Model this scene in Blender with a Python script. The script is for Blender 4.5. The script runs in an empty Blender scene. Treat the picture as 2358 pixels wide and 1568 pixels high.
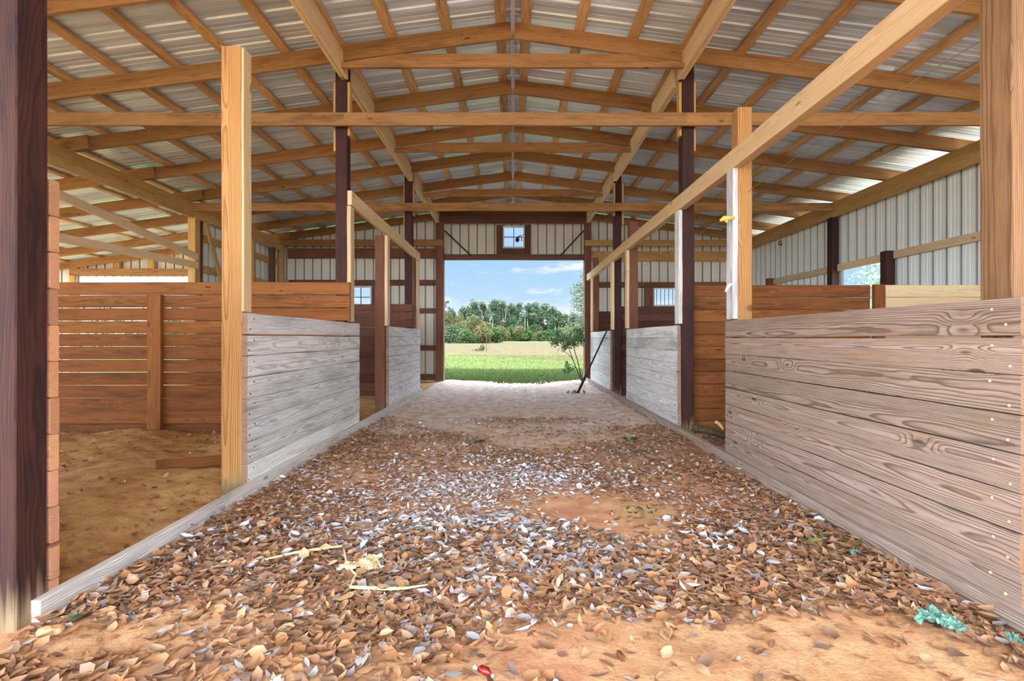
import bpy, math, random
import numpy as np
from mathutils import Vector
random.seed(7); rng = np.random.default_rng(7)
SC = bpy.context.scene
COL = SC.collection
F = 1145.0; CX, CY, H = 1181.0, 779.0, 1.13      # focal length and vanishing point in pixels, eye height in metres

# ------------------------------------------------------------------ camera, sky, sun, exposure
cd = bpy.data.cameras.new('camera'); cam = bpy.data.objects.new('camera', cd); COL.objects.link(cam)
cam.location = (0, 0, H); cam.rotation_euler = (math.pi/2, 0, 0)
cd.sensor_width = 36; cd.lens = 36*F/2358
cd.shift_x = -(CX-1179)/2358; cd.shift_y = -(784-CY)/2358
cd.clip_start = .02; cd.clip_end = 2000
SC.camera = cam
SC.view_settings.view_transform = 'Standard'; SC.view_settings.look = 'None'
SC.view_settings.gamma = 1; SC.view_settings.use_curve_mapping = False
SC.view_settings.exposure = 0.6
SC.cycles.max_bounces = 10; SC.cycles.diffuse_bounces = 7; SC.cycles.glossy_bounces = 4
SC.cycles.sample_clamp_indirect = 8; SC.cycles.caustics_reflective = False; SC.cycles.caustics_refractive = False

SKY_FRONT, SKY_BRIGHT, SUN_E = 0.80, 7.6, 1.7
w = bpy.data.worlds.new('world'); SC.world = w; w.use_nodes = True
nt = w.node_tree; nt.nodes.clear()
def NN(nt, t, **k):
    n = nt.nodes.new(t)
    for a, b in k.items(): setattr(n, a, b)
    return n
def math_(nt, op, a, b=None, c=None, clamp=False):
    n = nt.nodes.new('ShaderNodeMath'); n.operation = op; n.use_clamp = clamp
    for i, v in enumerate((a, b, c)):
        if v is None: continue
        if isinstance(v, (int, float)): n.inputs[i].default_value = v
        else: nt.links.new(v, n.inputs[i])
    return n.outputs[0]
def mixc(nt, f, a, b, mode='MIX'):
    n = nt.nodes.new('ShaderNodeMix'); n.data_type = 'RGBA'; n.blend_type = mode; n.clamp_factor = True
    for s, v in ((n.inputs[0], f), (n.inputs[6], a), (n.inputs[7], b)):
        if isinstance(v, (int, float)): s.default_value = v
        elif isinstance(v, tuple): s.default_value = (*v[:3], 1)
        else: nt.links.new(v, s)
    return n.outputs[2]
def ramp(nt, f, stops):
    n = nt.nodes.new('ShaderNodeValToRGB'); nt.links.new(f, n.inputs[0]); e = n.color_ramp.elements
    while len(e) < len(stops): e.new(.5)
    for i, (p, c) in enumerate(stops):
        e[i].position = p; e[i].color = (*c, 1) if isinstance(c, tuple) else (c, c, c, 1)
    return n.outputs[0]
def maprange(nt, v, a, b, c=0., d=1., smooth=True):
    n = nt.nodes.new('ShaderNodeMapRange'); n.interpolation_type = 'SMOOTHSTEP' if smooth else 'LINEAR'
    nt.links.new(v, n.inputs[0])
    for i, x in enumerate((a, b, c, d)): n.inputs[i+1].default_value = x
    return n.outputs[0]
def noise(nt, vec, scale, detail=4, rough=.55, dist=0., dims='3D'):
    n = nt.nodes.new('ShaderNodeTexNoise'); n.noise_dimensions = dims
    if vec is not None: nt.links.new(vec, n.inputs['Vector'])
    n.inputs['Scale'].default_value = scale; n.inputs['Detail'].default_value = detail
    n.inputs['Roughness'].default_value = rough; n.inputs['Distortion'].default_value = dist
    return n.outputs[0]
def vscale(nt, vec, s, off=(0, 0, 0)):
    n = nt.nodes.new('ShaderNodeMapping'); nt.links.new(vec, n.inputs[0])
    n.inputs['Scale'].default_value = s; n.inputs['Location'].default_value = off
    return n.outputs[0]
def srgb(r, g, b):
    f = lambda c: (c/255/12.92) if c/255 <= .04045 else ((c/255+.055)/1.055)**2.4
    return (f(r), f(g), f(b))

tc = NN(nt, 'ShaderNodeTexCoord'); sep = NN(nt, 'ShaderNodeSeparateXYZ'); nt.links.new(tc.outputs['Generated'], sep.inputs[0])
zz = sep.outputs[2]
base = ramp(nt, maprange(nt, zz, -.02, .55, 0, 1, False), [(0, srgb(205, 222, 236)), (.12, srgb(184, 212, 236)), (.32, srgb(156, 196, 232)), (.42, srgb(170, 200, 230)), (1, srgb(120, 165, 220))])
cl = noise(nt, vscale(nt, tc.outputs['Generated'], (9, 9, 34), (3.3, .4, 1.7)), 1.0, 5, .55)
clm = maprange(nt, cl, .56, .72)
low = maprange(nt, math_(nt, 'ADD', zz, math_(nt, 'MULTIPLY', math_(nt, 'SUBTRACT', cl, .5), .10)), .085, .05)
clm = math_(nt, 'MAXIMUM', clm, math_(nt, 'MULTIPLY', low, .8))
skyc = mixc(nt, math_(nt, 'MULTIPLY', clm, .75), base, srgb(246, 244, 252))
# sky boosted on the sun side, behind and left, to light the barn interior
sd = math_(nt, 'ADD', math_(nt, 'MULTIPLY', sep.outputs[0], -.62), math_(nt, 'MULTIPLY', sep.outputs[1], -.78))
br = maprange(nt, math_(nt, 'ADD', sd, math_(nt, 'MULTIPLY', zz, .35)), -.42, .35)
hi = math_(nt, 'MULTIPLY', maprange(nt, zz, .25, .5), .8)      # added overhead brightness, out of view, to light the floor by the doorway
br = math_(nt, 'MAXIMUM', br, hi)
skyc = mixc(nt, math_(nt, 'MULTIPLY', br, .85), skyc, (.84, .93, 1.))
bg = NN(nt, 'ShaderNodeBackground'); nt.links.new(skyc, bg.inputs[0])
nt.links.new(math_(nt, 'ADD', math_(nt, 'MULTIPLY', br, SKY_BRIGHT-SKY_FRONT), SKY_FRONT), bg.inputs[1])
wo = NN(nt, 'ShaderNodeOutputWorld'); nt.links.new(bg.outputs[0], wo.inputs[0])

sl = bpy.data.lights.new('sun', 'SUN'); sl.energy = SUN_E; sl.angle = .009; sl.color = (1, .97, .9)
so = bpy.data.objects.new('sun', sl); COL.objects.link(so)
so.rotation_euler = Vector((.30, .72, -1.0)).to_track_quat('-Z', 'Y').to_euler()

# ------------------------------------------------------------------ materials
def mat(name):
    m = bpy.data.materials.new(name); m.use_nodes = True; nt = m.node_tree
    return m, nt, nt.nodes['Principled BSDF']
def attr(nt, name):
    n = nt.nodes.new('ShaderNodeAttribute'); n.attribute_name = name; return n
def bump(nt, h, s, d, b):
    n = nt.nodes.new('ShaderNodeBump'); n.inputs['Strength'].default_value = s; n.inputs['Distance'].default_value = d
    nt.links.new(h, n.inputs['Height']); nt.links.new(n.outputs[0], b.inputs['Normal'])

def wood(name, light, dark, ring=.6, fine=.35, stain=None, stain_amt=.3, knots=.7, rough=.8, bmp=.25, foot=None, ringw=.0075, wob=.06):
    """sawn timber: growth rings, grain streaks and knots cut out of a solid, laid along each board ('wc')"""
    m, nt, b = mat(name)
    a = attr(nt, 'wc'); v = a.outputs['Vector']
    s = NN(nt, 'ShaderNodeSeparateXYZ'); nt.links.new(v, s.inputs[0])
    n1 = noise(nt, vscale(nt, v, (.9, 5, 5)), 1., 3, .5)
    n2 = noise(nt, vscale(nt, v, (5, 22, 22)), 1., 2, .5)
    vo = NN(nt, 'ShaderNodeTexVoronoi'); nt.links.new(vscale(nt, v, (2.0, 6.5, 1.0)), vo.inputs['Vector']); vo.inputs['Scale'].default_value = 1; vo.inputs['Randomness'].default_value = 1
    kd = vo.outputs['Distance']
    kb = maprange(nt, kd, 0, .34, .022, 0)
    y, z = s.outputs[1], s.outputs[2]
    r = math_(nt, 'SQRT', math_(nt, 'ADD', math_(nt, 'MULTIPLY', y, y), math_(nt, 'MULTIPLY', z, z)))
    r = math_(nt, 'ADD', r, math_(nt, 'MULTIPLY', n1, wob)); r = math_(nt, 'ADD', r, kb); r = math_(nt, 'ADD', r, math_(nt, 'MULTIPLY', n2, .003))
    fr = math_(nt, 'FRACT', math_(nt, 'DIVIDE', r, ringw))
    rg = ramp(nt, fr, [(0, .15), (.1, 0.), (.55, .12), (.82, .9), (.93, 1.), (1, .15)])
    fi = noise(nt, vscale(nt, v, (5, 210, 210)), 1., 3, .6)
    fi2 = noise(nt, vscale(nt, v, (1.2, 40, 40)), 1., 3, .6)
    c = mixc(nt, math_(nt, 'MULTIPLY', rg, ring), light, dark)
    c = mixc(nt, math_(nt, 'MULTIPLY', maprange(nt, fi, .42, .72), fine), c, dark)
    c = mixc(nt, math_(nt, 'MULTIPLY', maprange(nt, fi2, .5, .75), fine), c, dark)
    if stain:
        st = noise(nt, vscale(nt, v, (1.5, 9, 9), (4, 2, 8)), 1., 5, .65)
        c = mixc(nt, math_(nt, 'MULTIPLY', maprange(nt, st, .45, .75), stain_amt), c, stain)
    km = maprange(nt, kd, .10, .05)
    c = mixc(nt, math_(nt, 'MULTIPLY', km, knots), c, tuple(x*.28 for x in dark))
    if foot:                                              # earth splashed and soaked up the foot of a post
        g = NN(nt, 'ShaderNodeNewGeometry'); sp = NN(nt, 'ShaderNodeSeparateXYZ'); nt.links.new(g.outputs['Position'], sp.inputs[0])
        hz = math_(nt, 'ADD', sp.outputs[2], math_(nt, 'MULTIPLY', fi2, -.35))
        c = mixc(nt, maprange(nt, hz, .04, -.16), c, foot)
    c = mixc(nt, 1., c, attr(nt, 'tint').outputs['Color'], 'MULTIPLY')
    nt.links.new(c, b.inputs['Base Color']); b.inputs['Roughness'].default_value = rough
    b.inputs['Specular IOR Level'].default_value = .25
    bump(nt, math_(nt, 'ADD', math_(nt, 'MULTIPLY', rg, -.5), math_(nt, 'MULTIPLY', fi, .8)), bmp, .004, b)
    return m
M = {}
M['pine'] = wood('sawn_pine', srgb(216, 174, 112), srgb(150, 104, 56), .45, .35, srgb(120, 70, 38), .35)
M['rafter'] = wood('rafter_pine', srgb(178, 132, 84), srgb(112, 74, 42), .4, .45, srgb(84, 54, 36), .6)
M['purlin'] = wood('purlin_pine', srgb(224, 188, 134), srgb(150, 108, 66), .4, .45, srgb(96, 70, 46), .6, ringw=.009)
M['pale'] = wood('ridge_light_pale_wood', srgb(228, 202, 162), srgb(190, 150, 106), .4, .3, srgb(176, 146, 112), .3)
M['post'] = wood('dark_post', srgb(76, 44, 38), srgb(34, 22, 22), .6, .5, srgb(34, 24, 30), .8, foot=srgb(150, 128, 98), rough=.7)
M['newpost'] = wood('new_post', srgb(192, 142, 88), srgb(136, 88, 46), .75, .3, srgb(128, 84, 52), .25, foot=srgb(134, 124, 92), ringw=.010)
M['oldpost'] = wood('old_knotty_post', srgb(148, 112, 80), srgb(92, 64, 44), .7, .45, srgb(84, 62, 46), .5, foot=srgb(120, 110, 80), ringw=.008, wob=.04)
M['brown'] = wood('brown_post', srgb(132, 88, 68), srgb(80, 50, 40), .5, .4, srgb(66, 36, 28), .5, foot=srgb(120, 96, 72))
M['part'] = wood('partition_pine', srgb(150, 94, 50), srgb(84, 46, 24), .5, .4, srgb(62, 28, 16), .6)
M['partdark'] = wood('partition_pine_dark', srgb(116, 78, 64), srgb(72, 44, 36), .4, .35, srgb(56, 30, 24), .5)
M['grey'] = wood('weathered_board', srgb(238, 237, 236), srgb(146, 144, 146), .6, .5, srgb(140, 136, 136), .55, bmp=.5, knots=.6)
M['greybrown'] = wood('weathered_brown_board', srgb(184, 162, 148), srgb(88, 70, 64), .8, .45, srgb(150, 116, 90), .55, bmp=.5, knots=.75, wob=.04, ringw=.006)
M['endgrain'] = wood('board_ends', srgb(214, 160, 122), srgb(160, 104, 72), .5, .3, srgb(150, 100, 70), .3)

def metal(name, col, rough, metallic, streak, axis, spec=.5):
    m, nt, b = mat(name)
    g = NN(nt, 'ShaderNodeNewGeometry')
    sc = {'X': (.12, 7.5, 1), 'Z': (5., 5., .25)}[axis]
    n = noise(nt, vscale(nt, g.outputs['Position'], sc), 1.6, 4, .6)
    n2 = noise(nt, vscale(nt, g.outputs['Position'], (1.2, 1.2, 1.2)), 2.2, 3, .6)
    c = mixc(nt, math_(nt, 'MULTIPLY', maprange(nt, n, *((.47, .56) if axis == 'X' else (.38, .68))), streak), col, tuple(x*.45 for x in col))
    c = mixc(nt, math_(nt, 'MULTIPLY', maprange(nt, n2, .5, .8), streak*.5), c, tuple(x*.75 for x in col))
    c = mixc(nt, 1., c, attr(nt, 'tint').outputs['Color'], 'MULTIPLY')
    nt.links.new(c, b.inputs['Base Color']); b.inputs['Metallic'].default_value = metallic
    nt.links.new(maprange(nt, n, .3, .7, rough*.8, rough*1.3), b.inputs['Roughness'])
    b.inputs['Specular IOR Level'].default_value = spec
    return m
M['roof'] = metal('galvanised_roof', srgb(216, 235, 255), .24, .12, .5, 'X', 1.)  # streaks in the colour imitate light and dark reflections along the ribs
M['skin'] = metal('painted_wall_metal', srgb(240, 244, 242), .5, .0, .12, 'Z')
M['skinb'] = metal('painted_gable_metal', srgb(222, 216, 202), .5, .0, .15, 'Z')

def plain(name, col, rough=.6, metallic=0, tint=False, nscale=0, ncol=None, spec=.3):
    m, nt, b = mat(name)
    c = None
    if nscale:
        g = NN(nt, 'ShaderNodeNewGeometry')
        c = mixc(nt, maprange(nt, noise(nt, g.outputs['Position'], nscale, 5, .65), .4, .65), col, ncol)
    if tint:
        c = mixc(nt, 1., c if c is not None else col, attr(nt, 'tint').outputs['Color'], 'MULTIPLY')
    if c is not None: nt.links.new(c, b.inputs['Base Color'])
    else: b.inputs['Base Color'].default_value = (*col, 1)
    b.inputs['Roughness'].default_value = rough; b.inputs['Metallic'].default_value = metallic
    b.inputs['Specular IOR Level'].default_value = spec
    return m
M['iron'] = plain('dark_iron', srgb(40, 38, 40), .6, .3, nscale=30, ncol=srgb(66, 48, 40))
M['frame'] = plain('window_frame_white', srgb(222, 222, 224), .4)
M['muntin'] = plain('window_muntin_dark', srgb(46, 58, 70), .5)
M['nail'] = plain('nail_head', srgb(232, 214, 178), .45, .2)
M['rust'] = plain('dark_nail_head', srgb(60, 44, 40), .6, .4)
M['wire'] = plain('fence_wire', srgb(150, 138, 124), .45, .6)
M['yellow'] = plain('insulator_plastic', srgb(226, 190, 100), .45)
M['white'] = plain('white_strap', srgb(224, 226, 230), .6)
M['bark'] = plain('bark', srgb(92, 78, 62), .9, nscale=25, ncol=srgb(60, 50, 40))
M['palebark'] = plain('pale_bark', srgb(150, 148, 136), .85, nscale=1.2, ncol=srgb(110, 106, 92))
M['stalk'] = plain('dry_stalk', srgb(226, 206, 160), .7, nscale=40, ncol=srgb(198, 170, 120))
M['husk'] = plain('dry_husk', srgb(232, 210, 170), .7, nscale=25, ncol=srgb(205, 170, 125))
M['stone'] = plain('tan_stone', srgb(214, 164, 122), .85, nscale=30, ncol=srgb(184, 130, 92))
M['clod'] = plain('earth_clod', srgb(134, 84, 58), .95, nscale=60, ncol=srgb(90, 56, 40))
M['chunk'] = plain('brown_wood_chunk', srgb(126, 84, 66), .9, nscale=50, ncol=srgb(88, 58, 48))
M['teal'] = plain('teal_cloth', srgb(112, 152, 138), .8, nscale=60, ncol=srgb(78, 118, 106))
M['red'] = plain('red_wrapper', srgb(150, 28, 24), .3, nscale=60, ncol=srgb(90, 14, 14), spec=.6)
M['silver'] = plain('silver_wrapper', srgb(200, 190, 214), .3, .5)
gm, gnt, gb = mat('window_glass')
gb.inputs['Base Color'].default_value = (1, 1, 1, 1); gb.inputs['Roughness'].default_value = .02
gb.inputs['Transmission Weight'].default_value = 1; gb.inputs['IOR'].default_value = 1.05
M['glass'] = gm

def leafmat(name, rough=.5, trans=.35, spec=.4):
    m, nt, b = mat(name)
    c = attr(nt, 'tint').outputs['Color']
    nt.links.new(c, b.inputs['Base Color']); b.inputs['Roughness'].default_value = rough
    b.inputs['Specular IOR Level'].default_value = spec
    if trans:
        t = NN(nt, 'ShaderNodeBsdfTranslucent'); nt.links.new(c, t.inputs[0])
        mx = NN(nt, 'ShaderNodeMixShader'); mx.inputs[0].default_value = trans
        nt.links.new(b.outputs[0], mx.inputs[1]); nt.links.new(t.outputs[0], mx.inputs[2])
        nt.links.new(mx.outputs[0], nt.nodes['Material Output'].inputs[0])
    return m
M['litter'] = leafmat('dead_leaf', .38, .12, .5)
M['leaf'] = leafmat('green_leaf', .5, .35)
M['grass'] = leafmat('grass_blade', .6, .35)

# earth floor of the barn
m, nt, b = mat('earth_floor'); M['earth'] = m
g = NN(nt, 'ShaderNodeNewGeometry'); P = g.outputs['Position']; sp = NN(nt, 'ShaderNodeSeparateXYZ'); nt.links.new(P, sp.inputs[0])
nb = noise(nt, P, .9, 5, .6); nm = noise(nt, P, 6, 5, .65); nf = noise(nt, P, 60, 4, .7)
clay = mixc(nt, maprange(nt, nm, .35, .65), srgb(216, 172, 130), srgb(194, 144, 104))
red = mixc(nt, maprange(nt, nm, .4, .62), srgb(206, 152, 116), srgb(184, 128, 98))
c = mixc(nt, maprange(nt, nb, .45, .62), clay, red)
pink = mixc(nt, maprange(nt, nm, .38, .62), srgb(238, 222, 210), srgb(212, 180, 162))
fy = math_(nt, 'ADD', sp.outputs[1], math_(nt, 'MULTIPLY', math_(nt, 'SUBTRACT', nb, .5), 5.))
c = mixc(nt, maprange(nt, fy, 3.2, 6.8), c, pink)
sand = mixc(nt, maprange(nt, nm, .36, .66), srgb(212, 174, 120), srgb(182, 138, 90))
c = mixc(nt, maprange(nt, sp.outputs[0], -1.86, -1.95), c, sand)
c = mixc(nt, math_(nt, 'MULTIPLY', maprange(nt, nf, .5, .75), .45), c, srgb(120, 78, 56))
c = mixc(nt, math_(nt, 'MULTIPLY', maprange(nt, noise(nt, P, 14, 4, .7), .55, .7), .4), c, srgb(110, 74, 56))
nt.links.new(c, b.inputs['Base Color']); b.inputs['Roughness'].default_value = .95; b.inputs['Specular IOR Level'].default_value = .1
bump(nt, math_(nt, 'ADD', nm, math_(nt, 'MULTIPLY', nf, .3)), .6, .02, b)
# field
m, nt, b = mat('mown_field'); M['field'] = m
g = NN(nt, 'ShaderNodeNewGeometry'); P = g.outputs['Position']; sp = NN(nt, 'ShaderNodeSeparateXYZ'); nt.links.new(P, sp.inputs[0])
nb = noise(nt, P, .12, 4, .6); nm = noise(nt, vscale(nt, P, (.7, 2.2, 1)), 1.4, 6, .75); nf = noise(nt, P, 18, 4, .7)
green = mixc(nt, maprange(nt, nf, .35, .65), srgb(98, 110, 56), srgb(80, 94, 46))
dry = mixc(nt, maprange(nt, nm, .38, .6), srgb(108, 96, 72), srgb(72, 68, 44))
dry = mixc(nt, math_(nt, 'MULTIPLY', maprange(nt, nf, .4, .65), .4), dry, srgb(92, 70, 52))
yy = math_(nt, 'SUBTRACT', sp.outputs[1], math_(nt, 'MULTIPLY', math_(nt, 'SUBTRACT', nb, .5), 24.))
yy = math_(nt, 'ADD', yy, math_(nt, 'MULTIPLY', sp.outputs[0], 1.6)); yy = math_(nt, 'ADD', yy, math_(nt, 'MULTIPLY', nm, 6.))
c = mixc(nt, maprange(nt, yy, 28, 35), green, dry)
c = mixc(nt, maprange(nt, sp.outputs[1], 130, 170), c, srgb(86, 100, 52))
c = mixc(nt, maprange(nt, sp.outputs[1], 14.5, 12.6), c, srgb(170, 150, 124))
nt.links.new(c, b.inputs['Base Color']); b.inputs['Roughness'].default_value = .95; b.inputs['Specular IOR Level'].default_value = .05

# ------------------------------------------------------------------ geometry helpers
class MB:
    def __init__(s): s.v = []; s.f = []; s.wc = []; s.t = []
    def add(s, vs, fs, wc=None, tint=(1, 1, 1)):
        o = len(s.v); s.v += [tuple(v) for v in vs]; s.f += [tuple(i+o for i in f) for f in fs]
        s.wc += list(wc) if wc is not None else [tuple(v) for v in vs]
        s.t += [tint]*len(vs)
    def board(s, A, B, wid, thk, up=(0, 0, 1), seg=4, warp=.002, ch=.003, tint=None, hue=.06, endt=None):
        """timber from A to B; wid is measured along 'up', thk across it; A-B runs through the middle"""
        A, B = Vector(A), Vector(B); d = (B-A); L = d.length; d.normalize()
        up = Vector(up); up = (up - d*up.dot(d)).normalized(); sd = d.cross(up)
        hw, ht = wid/2, thk/2; c = min(ch, hw*.4, ht*.4)
        prof = [(-hw+c, -ht), (hw-c, -ht), (hw, -ht+c), (hw, ht-c), (hw-c, ht), (-hw+c, ht), (-hw, ht-c), (-hw, -ht+c)]
        x0 = random.uniform(0, 60); a0 = random.uniform(-.05, .05); b0 = random.choice((-1, 1))*random.uniform(.03, .10)
        seg = max(1, seg); vs = []; wc = []; p1, p2 = random.uniform(0, 6), random.uniform(0, 6)
        for i in range(seg+1):
            t = i/seg; P = A + d*(L*t)
            if 0 < i < seg:
                P = P + up*(warp*math.sin(p1+t*9)) + sd*(warp*.6*math.sin(p2+t*7))
            for (a, b_) in prof:
                vs.append(P + up*a + sd*b_); wc.append((x0+L*t, a+a0+.001, b_+b0))
        fs = []
        for i in range(seg):
            for k in range(8):
                k2 = (k+1) % 8; fs.append((i*8+k, i*8+k2, (i+1)*8+k2, (i+1)*8+k))
        if not endt: fs.append(tuple(range(7, -1, -1))); fs.append(tuple(seg*8+k for k in range(8)))
        if tint is None:
            q = random.uniform(.84, 1.12); tint = (q*random.uniform(1-hue/2, 1+hue/2), q, q*random.uniform(1-hue, 1+hue))
        s.add(vs, fs, wc, tint)
        if endt:
            s.add(vs[:8], [tuple(range(7, -1, -1))], wc[:8], endt); s.add(vs[-8:], [tuple(range(8))], wc[-8:], endt)
        return s
    def box(s, x0, x1, y0, y1, z0, z1, tint=(1, 1, 1)):
        vs = [(x, y, z) for z in (z0, z1) for x, y in ((x0, y0), (x1, y0), (x1, y1), (x0, y1))]
        s.add(vs, [(3, 2, 1, 0), (4, 5, 6, 7), (0, 1, 5, 4), (1, 2, 6, 5), (2, 3, 7, 6), (3, 0, 4, 7)], tint=tint); return s
    def tube(s, pts, r, n=6, tint=(1, 1, 1)):
        pts = [Vector(p) for p in pts]; rs = r if isinstance(r, (list, tuple)) else [r]*len(pts); vs = []; prev = None
        for i, p in enumerate(pts):
            d = (pts[min(i+1, len(pts)-1)]-pts[max(i-1, 0)]).normalized()
            u = (prev if prev else Vector((0, 0, 1)) if abs(d.z) < .9 else Vector((1, 0, 0)))
            u = (u-d*u.dot(d)).normalized(); prev = u; q = d.cross(u)
            for k in range(n):
                a = 2*math.pi*k/n; vs.append(p+u*(rs[i]*math.cos(a))+q*(rs[i]*math.sin(a)))
        fs = [(i*n+k, i*n+(k+1) % n, (i+1)*n+(k+1) % n, (i+1)*n+k) for i in range(len(pts)-1) for k in range(n)]
        fs += [tuple(range(n-1, -1, -1)), tuple((len(pts)-1)*n+k for k in range(n))]
        s.add(vs, fs, tint=tint); return s
def finish(name, me, mt, parent, props):
    o = bpy.data.objects.new(name, me); me.materials.append(mt); COL.objects.link(o)
    if parent is not None: o.parent = parent
    for k, v in props.items():
        if v: o[k] = v
    return o
def mesh_np(name, V, faces_flat, loop_tot, wc=None, tint=None, smooth=False):
    me = bpy.data.meshes.new(name)
    me.vertices.add(len(V)); me.vertices.foreach_set('co', V.astype(np.float32).ravel())
    me.loops.add(len(faces_flat)); me.loops.foreach_set('vertex_index', faces_flat.astype(np.int32))
    st = np.concatenate([[0], np.cumsum(loop_tot)[:-1]]).astype(np.int32)
    me.polygons.add(len(loop_tot)); me.polygons.foreach_set('loop_start', st)
    me.update(calc_edges=True)
    if tint is not None:
        a = me.attributes.new('tint', 'FLOAT_COLOR', 'POINT'); t4 = np.ones((len(V), 4), np.float32); t4[:, :3] = tint; a.data.foreach_set('color', t4.ravel())
    if smooth: me.polygons.foreach_set('use_smooth', np.ones(len(loop_tot), bool))
    return me
def obj(name, mb, mt, parent=None, origin=None, smooth=False, **props):
    """one mesh object; a top-level one gets its origin at the middle of its foot"""
    V = np.array([tuple(v) for v in mb.v], float)
    if parent is not None: o0 = np.array(parent['_o'] if '_o' in parent else PO[parent.name])
    else: o0 = np.array(origin) if origin is not None else np.array([V[:, 0].mean(), V[:, 1].mean(), V[:, 2].min()])
    me = bpy.data.meshes.new(name); me.from_pydata((V-o0).tolist(), [], mb.f)
    a = me.attributes.new('wc', 'FLOAT_VECTOR', 'POINT'); a.data.foreach_set('vector', np.array([tuple(x) for x in mb.wc], np.float32).ravel())
    a = me.attributes.new('tint', 'FLOAT_COLOR', 'POINT'); t4 = np.ones((len(V), 4), np.float32); t4[:, :3] = np.array(mb.t); a.data.foreach_set('color', t4.ravel())
    if smooth:
        for p in me.polygons: p.use_smooth = True
    o = finish(name, me, mt if not isinstance(mt, str) else M[mt], parent, props)
    if parent is None: o.location = o0
    PO[o.name] = tuple(o0)
    return o
PO = {}
def empty(name, loc, label, cat, group=None, kind=None):
    o = bpy.data.objects.new(name, None); COL.objects.link(o); o.location = loc; o.empty_display_size = .1
    o['label'] = label; o['category'] = cat
    if group: o['group'] = group
    if kind: o['kind'] = kind
    PO[o.name] = tuple(loc); return o
def U(px, py, D): return ((px-CX)*D/F, D, H-(py-CY)*D/F)
ORD = ['nearest', 'second', 'third', 'fourth', 'fifth', 'sixth', 'seventh', 'eighth', 'ninth', 'tenth', 'eleventh']

# ------------------------------------------------------------------ setting: ground
def hgt(x, y):
    n = (np.sin(x*2.1+1.3)*np.cos(y*1.7+.4)*.012+np.sin(x*5.3+y*3.1)*.006+np.sin(x*9.7-y*7.9+2)*.003+np.sin(x*17+y*23)*.0015)
    st = np.clip((-1.93-x)/.5, 0, 1)*np.clip((12.5-y)/1, 0, 1)
    h = n + st*(.055+.05*np.clip((x+4.5)/2.5, 0, 1)*np.clip((6-y)/3, 0, 1)+n*1.5)
    return h + .02*np.exp(-((np.abs(x)-1.75)/.25)**2)
def grid_mesh(name, xs, ys, hf, mt, **props):
    X, Y = np.meshgrid(xs, ys); Z = hf(X, Y)
    V = np.stack([X.ravel(), Y.ravel(), Z.ravel()], 1); nx, ny = len(xs), len(ys)
    i = (np.arange(ny-1)[:, None]*nx+np.arange(nx-1)[None]).ravel()
    fc = np.stack([i, i+1, i+1+nx, i+nx], 1)
    me = mesh_np(name, V, fc.ravel(), np.full(len(fc), 4), smooth=True)
    return finish(name, me, M[mt], None, props)
grid_mesh('floor', np.concatenate([np.linspace(-14, -5, 30), np.linspace(-4.9, 2.2, 180), np.linspace(2.3, 6.2, 40)]), np.concatenate([np.linspace(-4, .8, 14), np.linspace(.9, 7, 170), np.linspace(7.1, 13.2, 70)]), hgt, 'earth', kind='structure', label='orange clay and sand floor of the barn')
def fld(x, y): return -.03+.035*np.sin(x*.8+y*.6)*np.sin(y*.37)*np.clip((y-13.5)/6, 0, 1)
grid_mesh('ground', np.concatenate([np.linspace(-420, -32, 14), np.linspace(-30, 30, 70), np.linspace(32, 420, 14)]), np.concatenate([np.linspace(-80, -5, 10), np.linspace(-4, 40, 60), np.linspace(44, 600, 30)]), fld, 'field', kind='structure', label='mown green and dry brown field outside the barn')

# ------------------------------------------------------------------ setting: ribbed metal
def rib_profile(L, amp=.019, pitch=.2286, deep=False):
    """(distance, depth) points of a ribbed sheet"""
    pts = []; n = int(L/pitch)+1
    rib = ((.008, .024), (.028, .024), (.036, 0)) if deep else ((.012, amp), (.030, amp), (.042, 0))
    for i in range(n):
        s = i*pitch
        for q, h in ((0, 0), rib[0], rib[1], rib[2], (.092, 0), (.098, .004), (.108, .004), (.114, 0), (.156, 0), (.162, .004), (.172, .004), (.178, 0)):
            if s+q < L: pts.append((s+q, h))
    pts.append((L, 0)); return pts
def ribbed(name, mt, pts_fn, L, rows, smooth=False, **props):
    """pts_fn(s, h, k) -> point for distance s, rib height h, row k"""
    pr = rib_profile(L); V = []; F_ = []
    n = len(pr)
    for k in range(rows):
        for s, h in pr: V.append(pts_fn(s, h, k))
    for k in range(rows-1):
        for i in range(n-1): F_.append((k*n+i, k*n+i+1, (k+1)*n+i+1, (k+1)*n+i))
    mb = MB(); mb.add(V, F_); return obj(name, mb, mt, **props)
XW, YB = 6.12, 13.13           # side wall skin, back wall skin
Y0 = -2.6                      # open front end
RZ, SLOPE = 4.686, .1335       # rafter top at the ridge, roof slope
def rz(x): return RZ-SLOPE*abs(x)
XR, XL = 6.75, -13.3
def roof_side(x_end):
    return lambda s, h, k: ((x_end if k else .02*math.copysign(1, x_end)), Y0+s, rz(x_end if k else .02)+.045+h)
ribbed('ceiling', 'roof', roof_side(XR), YB+.35-Y0, 2, kind='structure', label='ribbed galvanised roof sheets on the right slope')
ribbed('ceiling', 'roof', roof_side(XL), YB+.35-Y0, 2, kind='structure', label='ribbed galvanised roof sheets on the left slope and lean-to')
mb = MB(); mb.add([(-.16, Y0, RZ+.055), (0, Y0, RZ+.09), (.16, Y0, RZ+.055), (-.16, YB+.35, RZ+.055), (0, YB+.35, RZ+.09), (.16, YB+.35, RZ+.055)], [(0, 1, 4, 3), (1, 2, 5, 4)])
obj('trim_1', mb, 'roof', kind='structure', label='bent metal ridge cap')

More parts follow.
